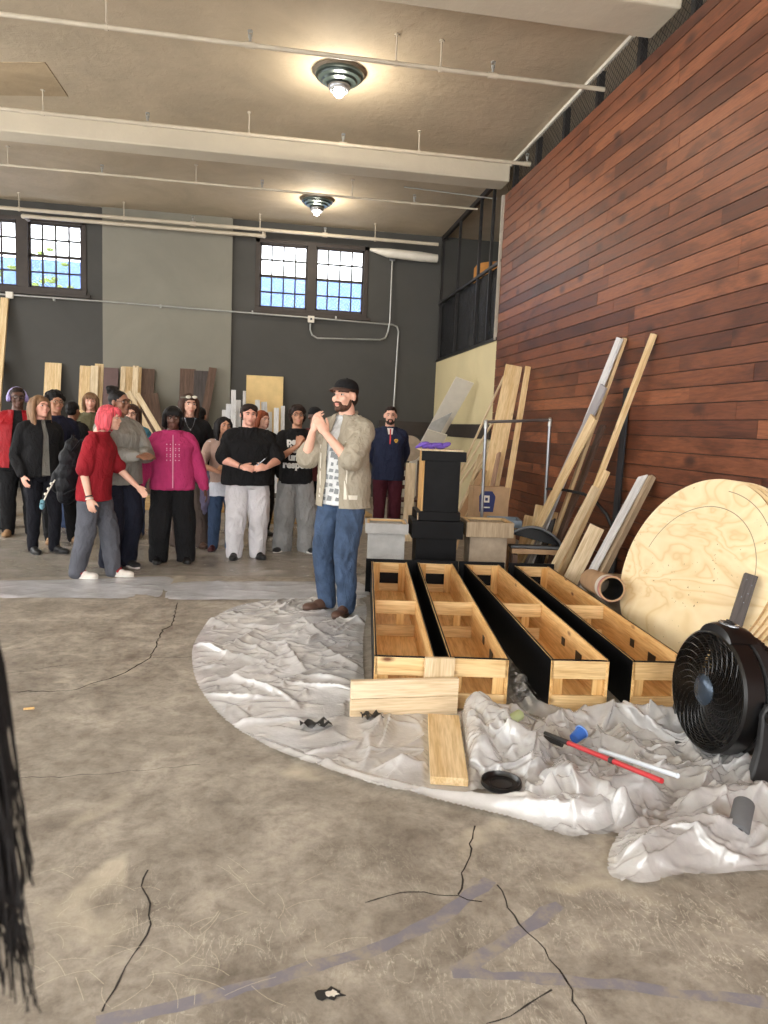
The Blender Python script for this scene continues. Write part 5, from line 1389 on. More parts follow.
def person(spec):
    s = spec
    H = s['H']; sc = H / 1.72; B = s.get('bulk', 1.0); vox = s.get('vox', .0085)
    root = bpy.data.objects.new('person', None); COL.objects.link(root); root.empty_display_size = .2
    root.location = (s['at'][0], s['at'][1], 0); root.rotation_euler = (0, 0, math.radians(s.get('yaw', 0)))
    tag(root, s['label'], 'person', s.get('group'))
    lean_ = s.get('lean', (0, 0))
    def J(x, y, z): return V((x * H + lean_[0] * max(0, z - .5) * H, y * H + lean_[1] * max(0, z - .5) * H, z * H))
    sw = .0955 * s.get('sh', 1.0)
    tor = [(.0, .004, .465, .074 * B, .06 * B), (0, .006, .51, .096 * B, .07 * B), (0, .004, .565, .092 * B, .066 * B), (0, 0, .625, .08 * B, .058 * B), (0, -.002, .69, .087 * B, .063 * B), (0, -.002, .745, .098 * B, .067 * (.5 + .5 * B)), (0, .004, .78, .094 * (.6 + .4 * B), .057), (0, .008, .812, .066, .044), (0, .01, .835, .042, .037), (0, .01, .85, .035, .034)]
    def tr(rings, g=0.0): return [(J(cx, cy, z).x, J(cx, cy, z).y, z * H, rx * H + g, ry * H + g) for cx, cy, z, rx, ry in rings]
    hips = {1: J(.052 * (.7 + .3 * B), .004, .515), -1: J(-.052 * (.7 + .3 * B), .004, .515)}
    legs = {}
    for sg in (1, -1):
        f = s.get('feet', {}).get(sg, (.055 * sg, 0, 0))       # x, y (fractions), turn (deg)
        lift = f[3] if len(f) > 3 else 0
        ank = V((f[0] * H, f[1] * H + .012 * H, (.045 + lift) * H))
        kn, an = ik(hips[sg], ank, .245 * H, .232 * H, V((sg * .12, -1, 0)))
        legs[sg] = (kn, ank, f[2] if len(f) > 2 else 8 * sg)
    arms = {}
    for sg in (1, -1):
        a = s.get('arms', {}).get(sg, {})
        shd = J(sw * sg, .008, .79)
        wr = J(*a.get('wrist', (.15 * sg * (.6 + .4 * B), -.02, .475)))
        el, wr = ik(shd, wr, .172 * H, .152 * H, V(a.get('pole', (sg * .35, 1, -.1))))
        arms[sg] = (shd, el, wr, a)
    # ---- body
    mb = MB(); torso(mb, tr(tor, -.012))
    for sg in (1, -1):
        kn, an, tn = legs[sg]
        limb(mb, [(*hips[sg], .05 * H * (.6 + .4 * B)), (*hips[sg].lerp(kn, .5), .043 * H * (.6 + .4 * B)), (*kn, .03 * H), (*kn.lerp(an, .35), .031 * H), (*an, .02 * H)])
        t = math.radians(tn); fd = V((math.sin(t), -math.cos(t), 0))
        mb.ell(an + fd * .045 * H - V((0, 0, .02 * H)), (.022 * H, .022 * H, .02 * H))
        shd, el, wr, a = arms[sg]; ab = .55 + .45 * B
        cl = J(.04 * sg, .01, .815)
        limb(mb, [(*cl, .024 * H), (*shd, .027 * H * ab), (*shd.lerp(el, .45), .0255 * H * ab), (*el, .021 * H * ab), (*el.lerp(wr, .3), .022 * H * ab), (*wr, .0148 * H)])
        hd = a.get('hand', {}); fdir = V(hd.get('dir', (0, 0, 0)))
        if fdir.length < .01: fdir = (wr - el).normalized()
        hand(mb, wr, fdir, V(hd.get('n', (sg, .0, .2))), V(hd.get('thumb', (-sg * .3, -1, 0))), sc * s.get('hs', 1.0), hd.get('curl', .38), hd.get('spread', .16))
    # neck and head
    hy, hp, hr = s.get('head', (0, 0, 0))
    nb = J(0, .01, .835); hc = J(0, -.012 + s.get('hfwd', 0), .928) 
    limb(mb, [(*nb, .036 * H * (.7 + .3 * B)), (*(nb.lerp(hc, .5) + V((0, .004 * H, 0))), .032 * H * (.75 + .25 * B)), (*hc, .032 * H)], 3)
    RH = Matrix.Rotation(math.radians(hy), 3, 'Z') @ Matrix.Rotation(math.radians(hr), 3, 'Y') @ Matrix.Rotation(math.radians(hp), 3, 'X')
    fat = s.get('face', 1.0)
    def HP_(p): return hc + RH @ (V((p[0] * (fat if abs(p[0]) > .03 else 1), p[1], p[2])) * sc)
    for c, r_ in HEADPRIM:
        mb.ell(HP_(c), (r_[0] * sc * fat, r_[1] * sc, r_[2] * sc), RH, 18, 12)
    mb.tube([HP_((0, -.078, .02)), HP_((0, -.092, -.01)), HP_((0, -.099, -.03)), HP_((0, -.088, -.04))], [.008 * sc, .0088 * sc, .0112 * sc, .007 * sc], 10)
    for sx in (1, -1): mb.ell(HP_((.011 * sx, -.09, -.036)), (.008 * sc, .01 * sc, .007 * sc))
    RI = RH.transposed()
    def headedit(c):
        q = (c - np.array(hc)) @ np.array(RI).T / sc
        nearh = (q[:, 1] < -.03) & (np.abs(q[:, 2]) < .13) & (np.abs(q[:, 0]) < .08)
        for sx in (1, -1):
            dd = ((q[:, 0] - .031 * sx) / .017) ** 2 + ((q[:, 2] - .002) / .011) ** 2
            amt = np.where(nearh, np.exp(-dd), 0) * .011
            q[:, 1] += amt
        amt = np.where(nearh, np.exp(-(((q[:, 2] + .069) / .0028) ** 2) - (q[:, 0] / .022) ** 2), 0) * .006
        q[:, 1] += amt
        return (q * sc) @ np.array(RH).T + np.array(hc)
    body = remeshed('body', mb, vox, [SK[s['skin']], M['lips_d' if s['skin'] in ('deep', 'brown') else 'lips']], root, 2, edit=headedit)
    # lips by face position
    me = body.data
    cen = np.empty(len(me.polygons) * 3, np.float32); me.polygons.foreach_get('center', cen); cen = cen.reshape(-1, 3)
    q = (cen - np.array(hc)) @ np.array(RI).T / sc
    mi = ((q[:, 1] < -.076) & (np.abs(q[:, 0]) < .024) & (q[:, 2] < -.058 - np.abs(q[:, 0]) * .1) & (q[:, 2] > -.081 + np.abs(q[:, 0]) * .35)).astype(np.int32)
    me.polygons.foreach_set('material_index', mi); me.update()
    for sx in (1, -1):
        mb = MB(); mb.ell(HP_((.031 * sx / (fat if fat > 1 else 1), -.068, .002)), (.0128 * sc, .012 * sc, .0068 * sc), RH, 14, 10)
        mb.mi = 1; mb.ell(HP_((.031 * sx / (fat if fat > 1 else 1), -.0775, .002)), (.0062 * sc, .004 * sc, .006 * sc), RH, 12, 8)
        mb.build('eye', [M['eye'], M['iris']], body, smooth=2)
    mb = MB()
    for sx in (1, -1):
        pts = [HP_((x * sx, y, z)) for x, y, z in ((.014, -.0945, .019), (.03, -.0905, .0235), (.047, -.077, .018))]
        mb.tube(pts, [.0038 * sc, .0044 * sc, .0024 * sc], 6)
    mb.build('eyebrow', s.get('brow', s['hair'][1]), body, smooth=1)
    # ---- trousers
    bt = s['bottom']; wdt = bt.get('w', 1.0); g = .012
    mb = MB(); torso(mb, tr([(0, .006, .462, .066 * B, .058 * B), (0, .008, .5, .094 * B, .07 * B), (0, .006, .54, .09 * B, .066 * B), (0, .002, .575, .08 * B, .058 * B)], g * .4))
    for sg in (1, -1):
        kn, an, tn = legs[sg]; b2 = .6 + .4 * B
        up_ = an.z + (-.015) * H
        e = V((an.x, an.y + .004 * H, max(.022 * H + (an.z - .045 * H), bt.get('hem', .03) * H)))
        limb(mb, [(*(hips[sg] + V((0, 0, -.005 * H))), .045 * H * b2 + g * .6), (*hips[sg].lerp(kn, .22), .051 * H * b2 * (.75 + .25 * wdt) + g * .6), (*hips[sg].lerp(kn, .55), .046 * H * b2 * (.6 + .4 * wdt) + g * .7), (*kn, .038 * H * wdt + g * .6), (*kn.lerp(an, .55), .034 * H * wdt + g * .5), (*e, .029 * H * wdt * bt.get('flare', 1.0) + g * .4)], 4, 16)
    tr_o = remeshed('trousers', mb, max(.009, vox), bt['mat'], root, 3, wr=bt.get('wr', .007), wscale=bt.get('ws', 13), seed=s['at'][0] * 7)
    # ---- shoes
    for sg in (1, -1):
        kn, an, tn = legs[sg]; t = math.radians(tn); Rz = Matrix.Rotation(t, 3, 'Z'); sh = s['shoe']; z0 = an.z - .045 * H
        def F(x, y, z): return V((an.x, an.y, z0)) + Rz @ V((x * H, y * H, z * H))
        mb = MB()
        mb.ell(F(0, .006, .026), (.024 * H, .03 * H, .028 * H), Rz); mb.ell(F(0, -.035, .022), (.024 * H, .042 * H, .025 * H), Rz); mb.ell(F(0, -.085, .018), (.0275 * H, .04 * H, .019 * H), Rz); mb.ell(F(0, -.005, .046), (.022 * H, .026 * H, .03 * H), Rz)
        def flat(c):
            c[:, 2] = np.maximum(c[:, 2], z0 + .008 * H); return c
        so = remeshed('shoe', mb, .007, sh[0], root, 2, edit=flat)
        mb = MB(); pl = []
        for i in range(24):
            a = 2 * PI * i / 24; y = -.042 + .082 * math.sin(a); wd_ = .0265 + .004 * math.cos((y + .085) * 30)
            pl.append((math.cos(a) * wd_ * H, y * H))
        mb.prism(pl, .001, .0125 * H, Matrix.Translation((an.x, an.y, z0)) @ Rz.to_4x4()); mb.build('shoe_sole', sh[1], so, bevel=.003)
        if len(sh) > 2:
            mb = MB(); mb.tube([F(-.024, -.03, .03), F(0, -.045, .046), F(.024, -.03, .03)], .008 * H, 8); mb.tube([F(-.026, .02, .03), F(0, .034, .032), F(.026, .02, .03)], .01 * H, 8); mb.build('shoe_trim', sh[2], so, smooth=1)
    # ---- tops
    label_ = s['label']
    def make_top(name, mat, g, hem, sleeve, neck=.845, front_gap=0.0, sl_w=1.0, wr=.006, body_w=1.0, collar=None, ws=12):
        mb = MB()
        base = [r_ for r_ in tor if r_[2] > hem + .01 and r_[2] < neck]
        rings = []
        hw = s.get('hemw', 1.0)
        r0 = min(tor, key=lambda r_: abs(r_[2] - hem))
        rings.append((0, .005, hem, max(r0[3], .1 * B) * hw, max(r0[4], .075 * B) * hw))
        for cx, cy, z, rx, ry in base:
            zz_ = (.1 - .012 * min(1, max(0, (z - .5) / .2))) * B * body_w
            rings.append((cx, cy, z, max(rx, zz_ if z < .74 else rx), max(ry, zz_ * .73 if z < .74 else ry)))
        rings.append((0, .01, neck, .046, .046))
        torso(mb, tr(rings, g))
        tb = mb.bm.copy(); bmesh.ops.recalc_face_normals(tb, faces=tb.faces); TORSO[name + label_] = BVHTree.FromBMesh(tb); tb.free()
        for sg in (1, -1):
            shd, el, wr_, a = arms[sg]; ab = .55 + .45 * B
            cl = J(.035 * sg, .01, .812)
            q_ = min(g, .012) + max(0, g - .012) * .45
            pts = [(*cl, .022 * H + g * .5), (*shd, .028 * H * ab + q_), (*shd.lerp(el, .5), .0275 * H * ab * sl_w + q_)]
            if sleeve == 'short': pts.append((*shd.lerp(el, .78), .03 * H * ab * sl_w + q_))
            elif sleeve == 'elbow': pts.append((*el.lerp(shd, .1), .0285 * H * ab * sl_w + q_ * 1.15))
            elif sleeve == 'none': pts = pts[:1]; pts.append((*shd, .034 * H * ab))
            else: pts += [(*el, .0245 * H * ab * sl_w + q_), (*el.lerp(wr_, .5), .023 * H * ab * sl_w + q_), (*el.lerp(wr_, .94), .0165 * H * sl_w + q_ * .7)]
            limb(mb, pts, 4, 14)
        o = remeshed(name, mb, max(.0085, vox), mat, root, 2, wr=wr, wscale=ws, seed=s['at'][1] * 5 + g * 40)
        TORSO[o.name] = TORSO[name + label_]
        if front_gap:
            bm = bmesh.new(); bm.from_mesh(o.data)
            fg = front_gap * H
            bmesh.ops.bisect_plane(bm, geom=bm.verts[:] + bm.edges[:] + bm.faces[:], plane_co=(0, 0, (hem + .006) * H), plane_no=(0, 0, 1), clear_inner=True)
            for sg in (1, -1):
                bmesh.ops.bisect_plane(bm, geom=bm.verts[:] + bm.edges[:] + bm.faces[:], plane_co=(sg * fg * .45, 0, .86 * H), plane_no=V((.3, 0, sg * .55 * front_gap)).normalized())
            def gp(z): return fg * .45 + .55 * fg * (.86 * H - z) / (.3 * H)
            kill = []
            for f in bm.faces:
                c_ = f.calc_center_median()
                if abs(c_.x) < gp(c_.z) - 1e-4 and c_.y < -.01 and c_.z < .87 * H: kill.append(f)
            bmesh.ops.delete(bm, geom=kill, context='FACES')
            bm.to_mesh(o.data); bm.free()
            sd = o.modifiers.new('solid', 'SOLIDIFY'); sd.thickness = .006; sd.offset = -1
        return o
    ctx = dict(root=root, body=body, H=H, sc=sc, J=J, HP=HP_, RH=RH, hc=hc, arms=arms, legs=legs, tr=tr, tor=tor, B=B, make_top=make_top, spec=s, fat=fat)
    tops = []
    for t in s['tops']: tops.append(make_top(**t))
    ctx['tops'] = tops
    # ---- hair
    kind, hm = s['hair']
    def hell(mb, c, r_): mb.ell(HP_(c), (r_[0] * sc * fat, r_[1] * sc, r_[2] * sc), RH, 20, 14)
    if kind:
        mb = MB(); hw = .004
        if kind in ('short', 'cap'):
            hell(mb, (0, .024, .042), (.0795, .094, .078)); hell(mb, (0, .05, -.02), (.072, .06, .06))
            if kind == 'short': hell(mb, (0, -.03, .088), (.055, .05, .03))
            if s.get('parted'):
                for sx in (1, -1): hell(mb, (.036 * sx, -.03, .066), (.042, .05, .042)); hell(mb, (.058 * sx, .02, .01), (.026, .05, .06))
        elif kind == 'afro_short': hell(mb, (0, .022, .04), (.08, .096, .084)); hell(mb, (0, .05, -.01), (.073, .058, .06))
        elif kind in ('long', 'mid', 'bob'):
            hell(mb, (0, .022, .04), (.084, .098, .084)); hell(mb, (0, .045, -.03), (.08, .066, .08))
            zl = {'long': -.42, 'mid': -.2, 'bob': -.13}[kind]
            r2 = random.Random(int(H * 1000) + len(s['label']))
            for sx in (1, -1):
                for i in range(7):
                    y0 = -.014 + .016 * i; x1 = .074 + r2.uniform(-.004, .012)
                    fr = s.get('hair_front', 0) if i < 3 else 0
                    pts = [HP_((.045 * sx, y0 - .01, .09)), HP_((x1 * sx, y0, .03)), HP_(((x1 + .006) * sx, y0 + .008, -.06)), HP_(((x1 + r2.uniform(-.01, .012)) * sx, y0 + .012 - fr * .3, zl * .5 - .03)), HP_(((x1 - .006 + r2.uniform(-.02, .014)) * sx, y0 + .012 - fr, zl * r2.uniform(.85, 1.05)))]
                    mb.tube(pts, [.02 * sc, .024 * sc, .022 * sc, .019 * sc, .008 * sc], 8, ref=(1, 0, 0))
            for i in range(8):
                x0 = -.066 + .019 * i
                pts = [HP_((x0, .09, .04)), HP_((x0, .105, -.05)), HP_((x0 * 1.05, .098, zl * .55)), HP_((x0 + r2.uniform(-.012, .012), .092, zl * r2.uniform(.9, 1.05)))]
                mb.tube(pts, [.024 * sc, .026 * sc, .022 * sc, .009 * sc], 8, ref=(1, 0, 0))
            if s.get('fringe'):
                for i in range(8):
                    x0 = -.056 + .016 * i
                    mb.tube([HP_((x0 * .6, -.05, .1)), HP_((x0, -.083, .07)), HP_((x0 * 1.08, -.094, .032 - .01 * (i % 2)))], [.016 * sc, .015 * sc, .006 * sc], 8)
        elif kind == 'bun':
            hell(mb, (0, .024, .036), (.08, .095, .08)); hell(mb, (0, .05, -.015), (.072, .056, .06))
            bp = s.get('bunpos', (0, .06, .135))
            hell(mb, bp, (.05, .05, .045))
            for i in range(10):
                a = i * 2.4; hell(mb, (bp[0] + .035 * math.cos(a), bp[1] + .035 * math.sin(a), bp[2] + .02 * math.sin(i * 1.7)), (.022, .022, .022))
        elif kind in ('curly', 'shag'):
            hell(mb, (0, .024, .04), (.084, .1, .084)); hell(mb, (0, .05, -.03), (.08, .064, .08))
            r2 = random.Random(len(s['label']) * 3)
            rr = .024 if kind == 'curly' else .02
            for i in range(120):
                th = r2.uniform(0, 2 * PI); ph = r2.uniform(-.75 if kind == 'shag' else -.3, 1.35)
                x, y, z = math.cos(th) * math.cos(ph), math.sin(th) * math.cos(ph), math.sin(ph)
                if y < -.35 and z < (.55 if kind == 'curly' else .42): continue
                if kind == 'curly' and y < 0 and z < -.1: continue
                hell(mb, (.09 * x, .022 + .1 * y, .035 + .092 * z * (1.25 if z < 0 else 1)), (rr * r2.uniform(.7, 1.2),) * 3)
        hob = remeshed('hair', mb, .0075, hm, body, 1, wr=.003 if kind not in ('curly', 'shag') else .002, wscale=28)
    if s.get('beard'):
        mb = MB()
        for c, r_ in (((0, -.024, -.084), (.0525, .0585, .0345)), ((0, -.064, -.101), (.0285, .026, .02)), ((.049, -.006, -.05), (.0125, .022, .04)), ((-.049, -.006, -.05), (.0125, .022, .04)), ((0, -.086, -.0535), (.026, .0125, .0065)), ((.026, -.078, -.066), (.008, .012, .016)), ((-.026, -.078, -.066), (.008, .012, .016))): hell(mb, c, r_)
        remeshed('beard', mb, .0065, s['beard'], body, 1, wr=.002, wscale=60)
    for fn in s.get('extras', []): fn(ctx)
    return ctx

# ---- accessories
def glasses(mat=None, r_=.024):
    def f(c):
        mb = MB(); HP_ = c['HP']; sc = c['sc']
        for sx in (1, -1):
            pts = [HP_((.033 * sx + r_ * math.cos(a), -.099 + .012 * abs(math.cos(a) * .5 + .5 * sx) ** 2, .0 + r_ * .82 * math.sin(a))) for a in np.linspace(0, 2 * PI, 21)]
            mb.tube(pts, .0024 * sc, 6, cap=False)
            mb.tube([HP_((.056 * sx, -.092, .006)), HP_((.078 * sx, -.03, .008)), HP_((.08 * sx, .012, .006))], .0022 * sc, 6)
        mb.tube([HP_((-.01, -.104, .004)), HP_((0, -.107, .007)), HP_((.01, -.104, .004))], .0022 * sc, 6)
        mb.build('glasses', mat or M['black_plastic'], c['body'], smooth=1)
    return f
def headphones(mat, cup):
    def f(c):
        HP_ = c['HP']; sc = c['sc']; mb = MB()
        pts = [HP_((.092 * math.cos(a), .014, .0 + .118 * math.sin(a))) for a in np.linspace(.12, PI - .12, 25)]
        mb.tube(pts, .011 * sc, 10, ell=[(1, 1.5)] * 25)
        o = mb.build('headphones', mat, c['body'], smooth=1)
        for sx in (1, -1):
            m = Matrix.Translation(HP_((.086 * sx, .01, -.006))) @ c['RH'].to_4x4() @ Matrix.Rotation(PI / 2, 4, 'Y') @ Matrix.Scale(sc, 4)
            mb = MB(); mb.lathe([(0, -.02), (.03, -.02), (.04, -.012), (.042, .012), (.03, .02), (0, .02)], 24, m); mb.build('ear_cup', cup, o, smooth=.7)
    return f
def cap(mat, brim):
    def f(c):
        HP_ = c['HP']; sc = c['sc']; mb = MB(); n = 28; rows = []
        for j in range(9):
            ph = j / 8 * PI / 2
            rows.append([HP_((.085 * math.cos(ph) ** .8 * math.cos(a), .014 + .103 * math.cos(ph) ** .8 * math.sin(a), .045 + .078 * math.sin(ph))) for a in [2 * PI * i / n for i in range(n)]])
        mb.loft(rows); mb.ell(HP_((0, .014, .124)), (.008 * sc, .008 * sc, .005 * sc))
        o = mb.build('cap', mat, c['body'], smooth=1.2)
        mb = MB(); top, bot = [], []
        for i in range(15):
            a = PI + PI * (.1 + .8 * i / 14)
            e = .068 * math.sin((a - PI)) ** .6
            x0, y0 = .084 * math.cos(a), .014 + .1 * math.sin(a)
            rr = [(x0, y0 + .01, .052), (x0 * .96, y0 - e * .5, .052 - .004 - .25 * x0 * x0 * 8), (x0 * .9, y0 - e, .044 - .012 - .35 * x0 * x0 * 8)]
            top.append([mb.bm.verts.new(HP_(p)) for p in rr])
        for i in range(14):
            for j in range(2): mb.bm.faces.new((top[i][j], top[i + 1][j], top[i + 1][j + 1], top[i][j + 1]))
        b = mb.build('cap_brim', brim, o, smooth=2); sd = b.modifiers.new('solid', 'SOLIDIFY'); sd.thickness = .005
    return f
def beanie(mat):
    def f(c):
        HP_ = c['HP']; mb = MB(); n = 28; rows = []
        for z, k_ in ((.03, 1.03), (.055, 1.03), (.056, 1.0), (.08, .93), (.105, .76), (.122, .5), (.13, .2)):
            rows.append([HP_((.086 * k_ * math.cos(a), .014 + .104 * k_ * math.sin(a), z)) for a in [2 * PI * i / n for i in range(n)]])
        mb.loft(rows); mb.build('beanie', mat, c['body'], smooth=1)
    return f
def surf_hit(o, p, d):
    return TORSO[o.name]
def text_on(o, lines, mat, size, x0, z0, dz, name='shirt_lettering', center=True, bold=0.0, squash=1.0):
    """letters laid on the front (-y side) of a garment mesh"""
    t = surf_hit(o, None, None); mbs = bmesh.new()
    for i, s_ in enumerate(lines):
        cu = bpy.data.curves.new('t', 'FONT'); cu.body = s_; cu.size = size; cu.offset = bold; cu.align_x = 'CENTER' if center else 'LEFT'; cu.resolution_u = 3
        to = bpy.data.objects.new('t', cu); COL.objects.link(to)
        dg = bpy.context.evaluated_depsgraph_get(); me = to.evaluated_get(dg).to_mesh()
        bm = bmesh.new(); bm.from_mesh(me)
        bmesh.ops.subdivide_edges(bm, edges=[e for e in bm.edges if e.calc_length() > size * .2], cuts=1)
        bmesh.ops.triangulate(bm, faces=bm.faces)
        vm = {}
        for v in bm.verts:
            x, z = x0 + v.co.x * squash, z0 - dz * i + v.co.y
            h = t.ray_cast(V((x, -2, z)), V((0, 1, 0)))
            y = h[0].y - .009 if h[0] is not None else 0
            vm[v] = mbs.verts.new((x, y, z))
        for f in bm.faces:
            try: mbs.faces.new([vm[v] for v in f.verts])
            except ValueError: pass
        bm.free(); bpy.data.objects.remove(to); bpy.data.curves.remove(cu)
    me = bpy.data.meshes.new(name); mbs.to_mesh(me); mbs.free(); me.materials.append(mat)
    ob = bpy.data.objects.new(name, me); COL.objects.link(ob); ob.parent = o
    return ob
def patch_on(o, polys, mat, name, parent=None, lift=.003, sub=3, d=(0, 1, 0), org=None):
    """flat shapes (x, z) wrapped on the front of a garment"""
    t = surf_hit(o, None, None); bm = bmesh.new()
    for pl in polys:
        f = bm.faces.new([bm.verts.new((x, 0, z)) for x, z in pl])
    bmesh.ops.triangulate(bm, faces=bm.faces)
    for _ in range(sub): bmesh.ops.subdivide_edges(bm, edges=[e for e in bm.edges if e.calc_length() > .012], cuts=1, use_grid_fill=True)
    bmesh.ops.triangulate(bm, faces=bm.faces)
    for v in bm.verts:
        h = t.ray_cast(V((v.co.x, -2, v.co.z)), V((0, 1, 0)))
        v.co.y = h[0].y - lift - .006 if h[0] is not None else -.05
    me = bpy.data.meshes.new(name); bm.to_mesh(me); bm.free(); me.materials.append(mat)
    ob = bpy.data.objects.new(name, me); COL.objects.link(ob); ob.parent = parent or o
    return ob
# ---------------------------------------------------------------- the people in the room
F = fabric
WH = plain('white_rubber', (214, 212, 206), .5); BKR = plain('black_rubber', (22, 22, 22), .5)
SH_BLACK = (plain('black_shoe', (24, 24, 25), .5), BKR)
SH_TAN = (plain('tan_suede', (150, 118, 84), .8), plain('tan_sole', (110, 84, 60), .7))
SH_BROWN = (plain('brown_leather', (84, 60, 48), .5), plain('brown_sole', (60, 44, 36), .6))
SH_WHITE = (plain('white_sneaker', (214, 208, 200), .5), WH, plain('sneaker_red', (150, 30, 40), .5))
SH_BW = (plain('black_canvas', (34, 34, 36), .7), WH, plain('white_stripe', (210, 208, 204), .6))
SH_MAROON = (plain('maroon_shoe', (74, 34, 34), .5), BKR)
def at(px, py, Y=None):
    p = G(px, py) if Y is None else PY(px, 470, Y)
    return (p.x, p.y)

def jacket_marks(c):     # sleeves differ from the red front
    pass
person(dict(label='person in an open red jacket over black, with lavender headphones, at the far left', at=at(20, 535), H=1.80, yaw=18, bulk=1.3, skin='deep', face=1.08, head=(8, -4, 0), hair=('short', HD),
    bottom=dict(mat=M['black_cloth'], w=1.25), shoe=SH_TAN, feet={1: (.07, 0, 10), -1: (-.07, .0, -10)},
    tops=[dict(name='shirt', mat=M['black_cloth'], g=.014, hem=.45, sleeve='short'), dict(name='jacket', mat=F('red_jacket', (150, 26, 34), .5), g=.032, hem=.46, sleeve='long', front_gap=.05)],
    extras=[glasses(), headphones(plain('lavender_plastic', (176, 166, 214), .4), plain('lavender_cup', (158, 146, 206), .4))]))
person(dict(label='person with long light brown hair, black jacket over a grey top', at=at(42, 553), H=1.69, yaw=38, bulk=.95, skin='rosy', head=(12, -6, 0), hair=('long', HL), hair_front=.02,
    bottom=dict(mat=M['ink_cloth'], w=.95), shoe=SH_BLACK, feet={1: (.07, -.03, 20), -1: (-.04, .03, -5)},
    arms={1: dict(wrist=(.12, -.07, .5)), -1: dict(wrist=(-.13, -.05, .5))},
    tops=[dict(name='shirt', mat=F('grey_top', (134, 132, 126)), g=.014, hem=.5, sleeve='none'), dict(name='jacket', mat=M['black_cloth'], g=.034, hem=.485, sleeve='long', front_gap=.024)]))
person(dict(label='person in wire glasses and navy tee with curly black hair, behind the long haired person', at=at(57, 543), H=1.75, yaw=22, skin='tan', head=(15, -5, 0), hair=('curly', HB), bottom=dict(mat=M['black_cloth'], w=1.1), shoe=SH_TAN, feet={1: (.1, -.02, 15), -1: (-.04, 0, -8)},
    tops=[dict(name='shirt', mat=F('navy_tee', (30, 32, 50)), g=.016, hem=.47, sleeve='long')], extras=[glasses(plain('thin_wire', (150, 140, 120), .3, .6), .023),
    lambda c: patch_on(c['tops'][0], [[(-.05, 1.2), (.02, 1.19), (.03, 1.13), (-.03, 1.12)], [(-.02, 1.1), (.05, 1.1), (.04, 1.06), (0, 1.05)]], plain('blue_print', (56, 66, 110), .8), 'shirt_print')]))
person(dict(label='person seen from behind with black hair and black clothes beside the navy tee', at=at(73, 0, 9.9), H=1.67, yaw=160, skin='brown', head=(0, 0, 0), hair=('afro_short', HB), bottom=dict(mat=F('blue_jean', (62, 76, 104)), w=1.2), shoe=SH_TAN,
    tops=[dict(name='coat', mat=M['black_cloth'], g=.03, hem=.4, sleeve='long')]))
person(dict(label='person with light brown hair in an olive top, face just above the pink hair', at=at(91, 0, 10.6), H=1.82, yaw=10, skin='rosy', head=(4, -3, 0), hair=('bob', HL), bottom=dict(mat=M['ink_cloth']), shoe=SH_BLACK, fringe=True,
    tops=[dict(name='shirt', mat=F('olive_top', (96, 92, 70)), g=.02, hem=.46, sleeve='long')]))
def bracelets(c):
    wr = c['arms'][-1][2]; el = c['arms'][-1][1]; d = (wr - el).normalized()
    for k_, (o_, m) in enumerate(((.0, M['white_paint']), (-.022, M['black_plastic']))):
        mb = MB(); mt = frame_from(wr + d * o_ - d * .005, wr + d * (o_ + .01), (1, 0, 0)); mb.lathe([(.026, 0), (.034, 0), (.034, .012), (.026, .012), (.026, 0)], 20, mt); mb.build('bracelet', m, c['body'], smooth=.7)
PINK = person(dict(label='person with pink hair in a red tee and grey sweatpants, walking right', at=at(95, 577), H=1.60, yaw=78, bulk=1.0, skin='light', head=(14, 2, 0), hfwd=-.03, hair=('bob', HP), fringe=True, hs=1.0, lean=(0, -.12),
    bottom=dict(mat=F('charcoal_sweat', (84, 86, 94)), w=1.3, wr=.009), shoe=SH_WHITE, feet={1: (.05, -.1, 0), -1: (-.05, .07, 0, .0)},
    arms={-1: dict(wrist=(-.13, -.03, .475), pole=(-.2, 1, 0)), 1: dict(wrist=(.12, -.2, .53), pole=(.3, 1, -.2))},
    tops=[dict(name='tee_shirt', mat=F('red_tee', (140, 30, 40)), g=.02, hem=.455, sleeve='elbow', sl_w=1.2)], extras=[bracelets]))
person(dict(label='person in a grey hoodie with glasses and a high black bun, pointing right', at=at(119, 0, 7.36), H=1.76, yaw=42, bulk=1.1, skin='brown', head=(18, -4, 0), hair=('bun', HB), bunpos=(-.01, .075, .12), hs=1.05,
    bottom=dict(mat=F('navy_jean', (30, 33, 46)), w=1.5, flare=1.2), shoe=SH_BW, 
    arms={1: dict(wrist=(.03, -.2, .655), pole=(.7, .5, -.6), hand=dict(dir=(.15, -1, .0), n=(.3, 0, 1), thumb=(-1, 0, .3), curl=.4)), -1: dict(wrist=(-.02, -.21, .645), pole=(-.7, .4, -.6), hand=dict(dir=(.1, -1, .0), n=(-.3, 0, 1), thumb=(1, 0, .3), curl=.3))},
    tops=[dict(name='hoodie', mat=F('grey_hoodie', (138, 136, 130)), g=.034, hem=.48, sleeve='long', sl_w=1.2, wr=.008)],
    extras=[glasses(), lambda c: remeshed('hood', (lambda mb: (limb(mb, [(*c['J'](-.06, -.02, .83), .02), (*c['J'](-.065, .05, .84), .035), (*c['J'](0, .08, .83), .045), (*c['J'](.065, .05, .84), .035), (*c['J'](.06, -.02, .83), .02)]), mb)[1])(MB()), .009, c['tops'][0].data.materials[0], c['tops'][0], 2)]))
person(dict(label='person in glasses and a teal top, face peeking out behind the grey hoodie', at=at(132, 0, 9.3), H=1.66, yaw=0, skin='light', hair=('long', HBr), bottom=dict(mat=F('blue_jean_b', (58, 70, 96))), shoe=SH_BROWN,
    tops=[dict(name='shirt', mat=F('teal_top', (70, 120, 140)), g=.016, hem=.46, sleeve='long')], extras=[glasses()]))
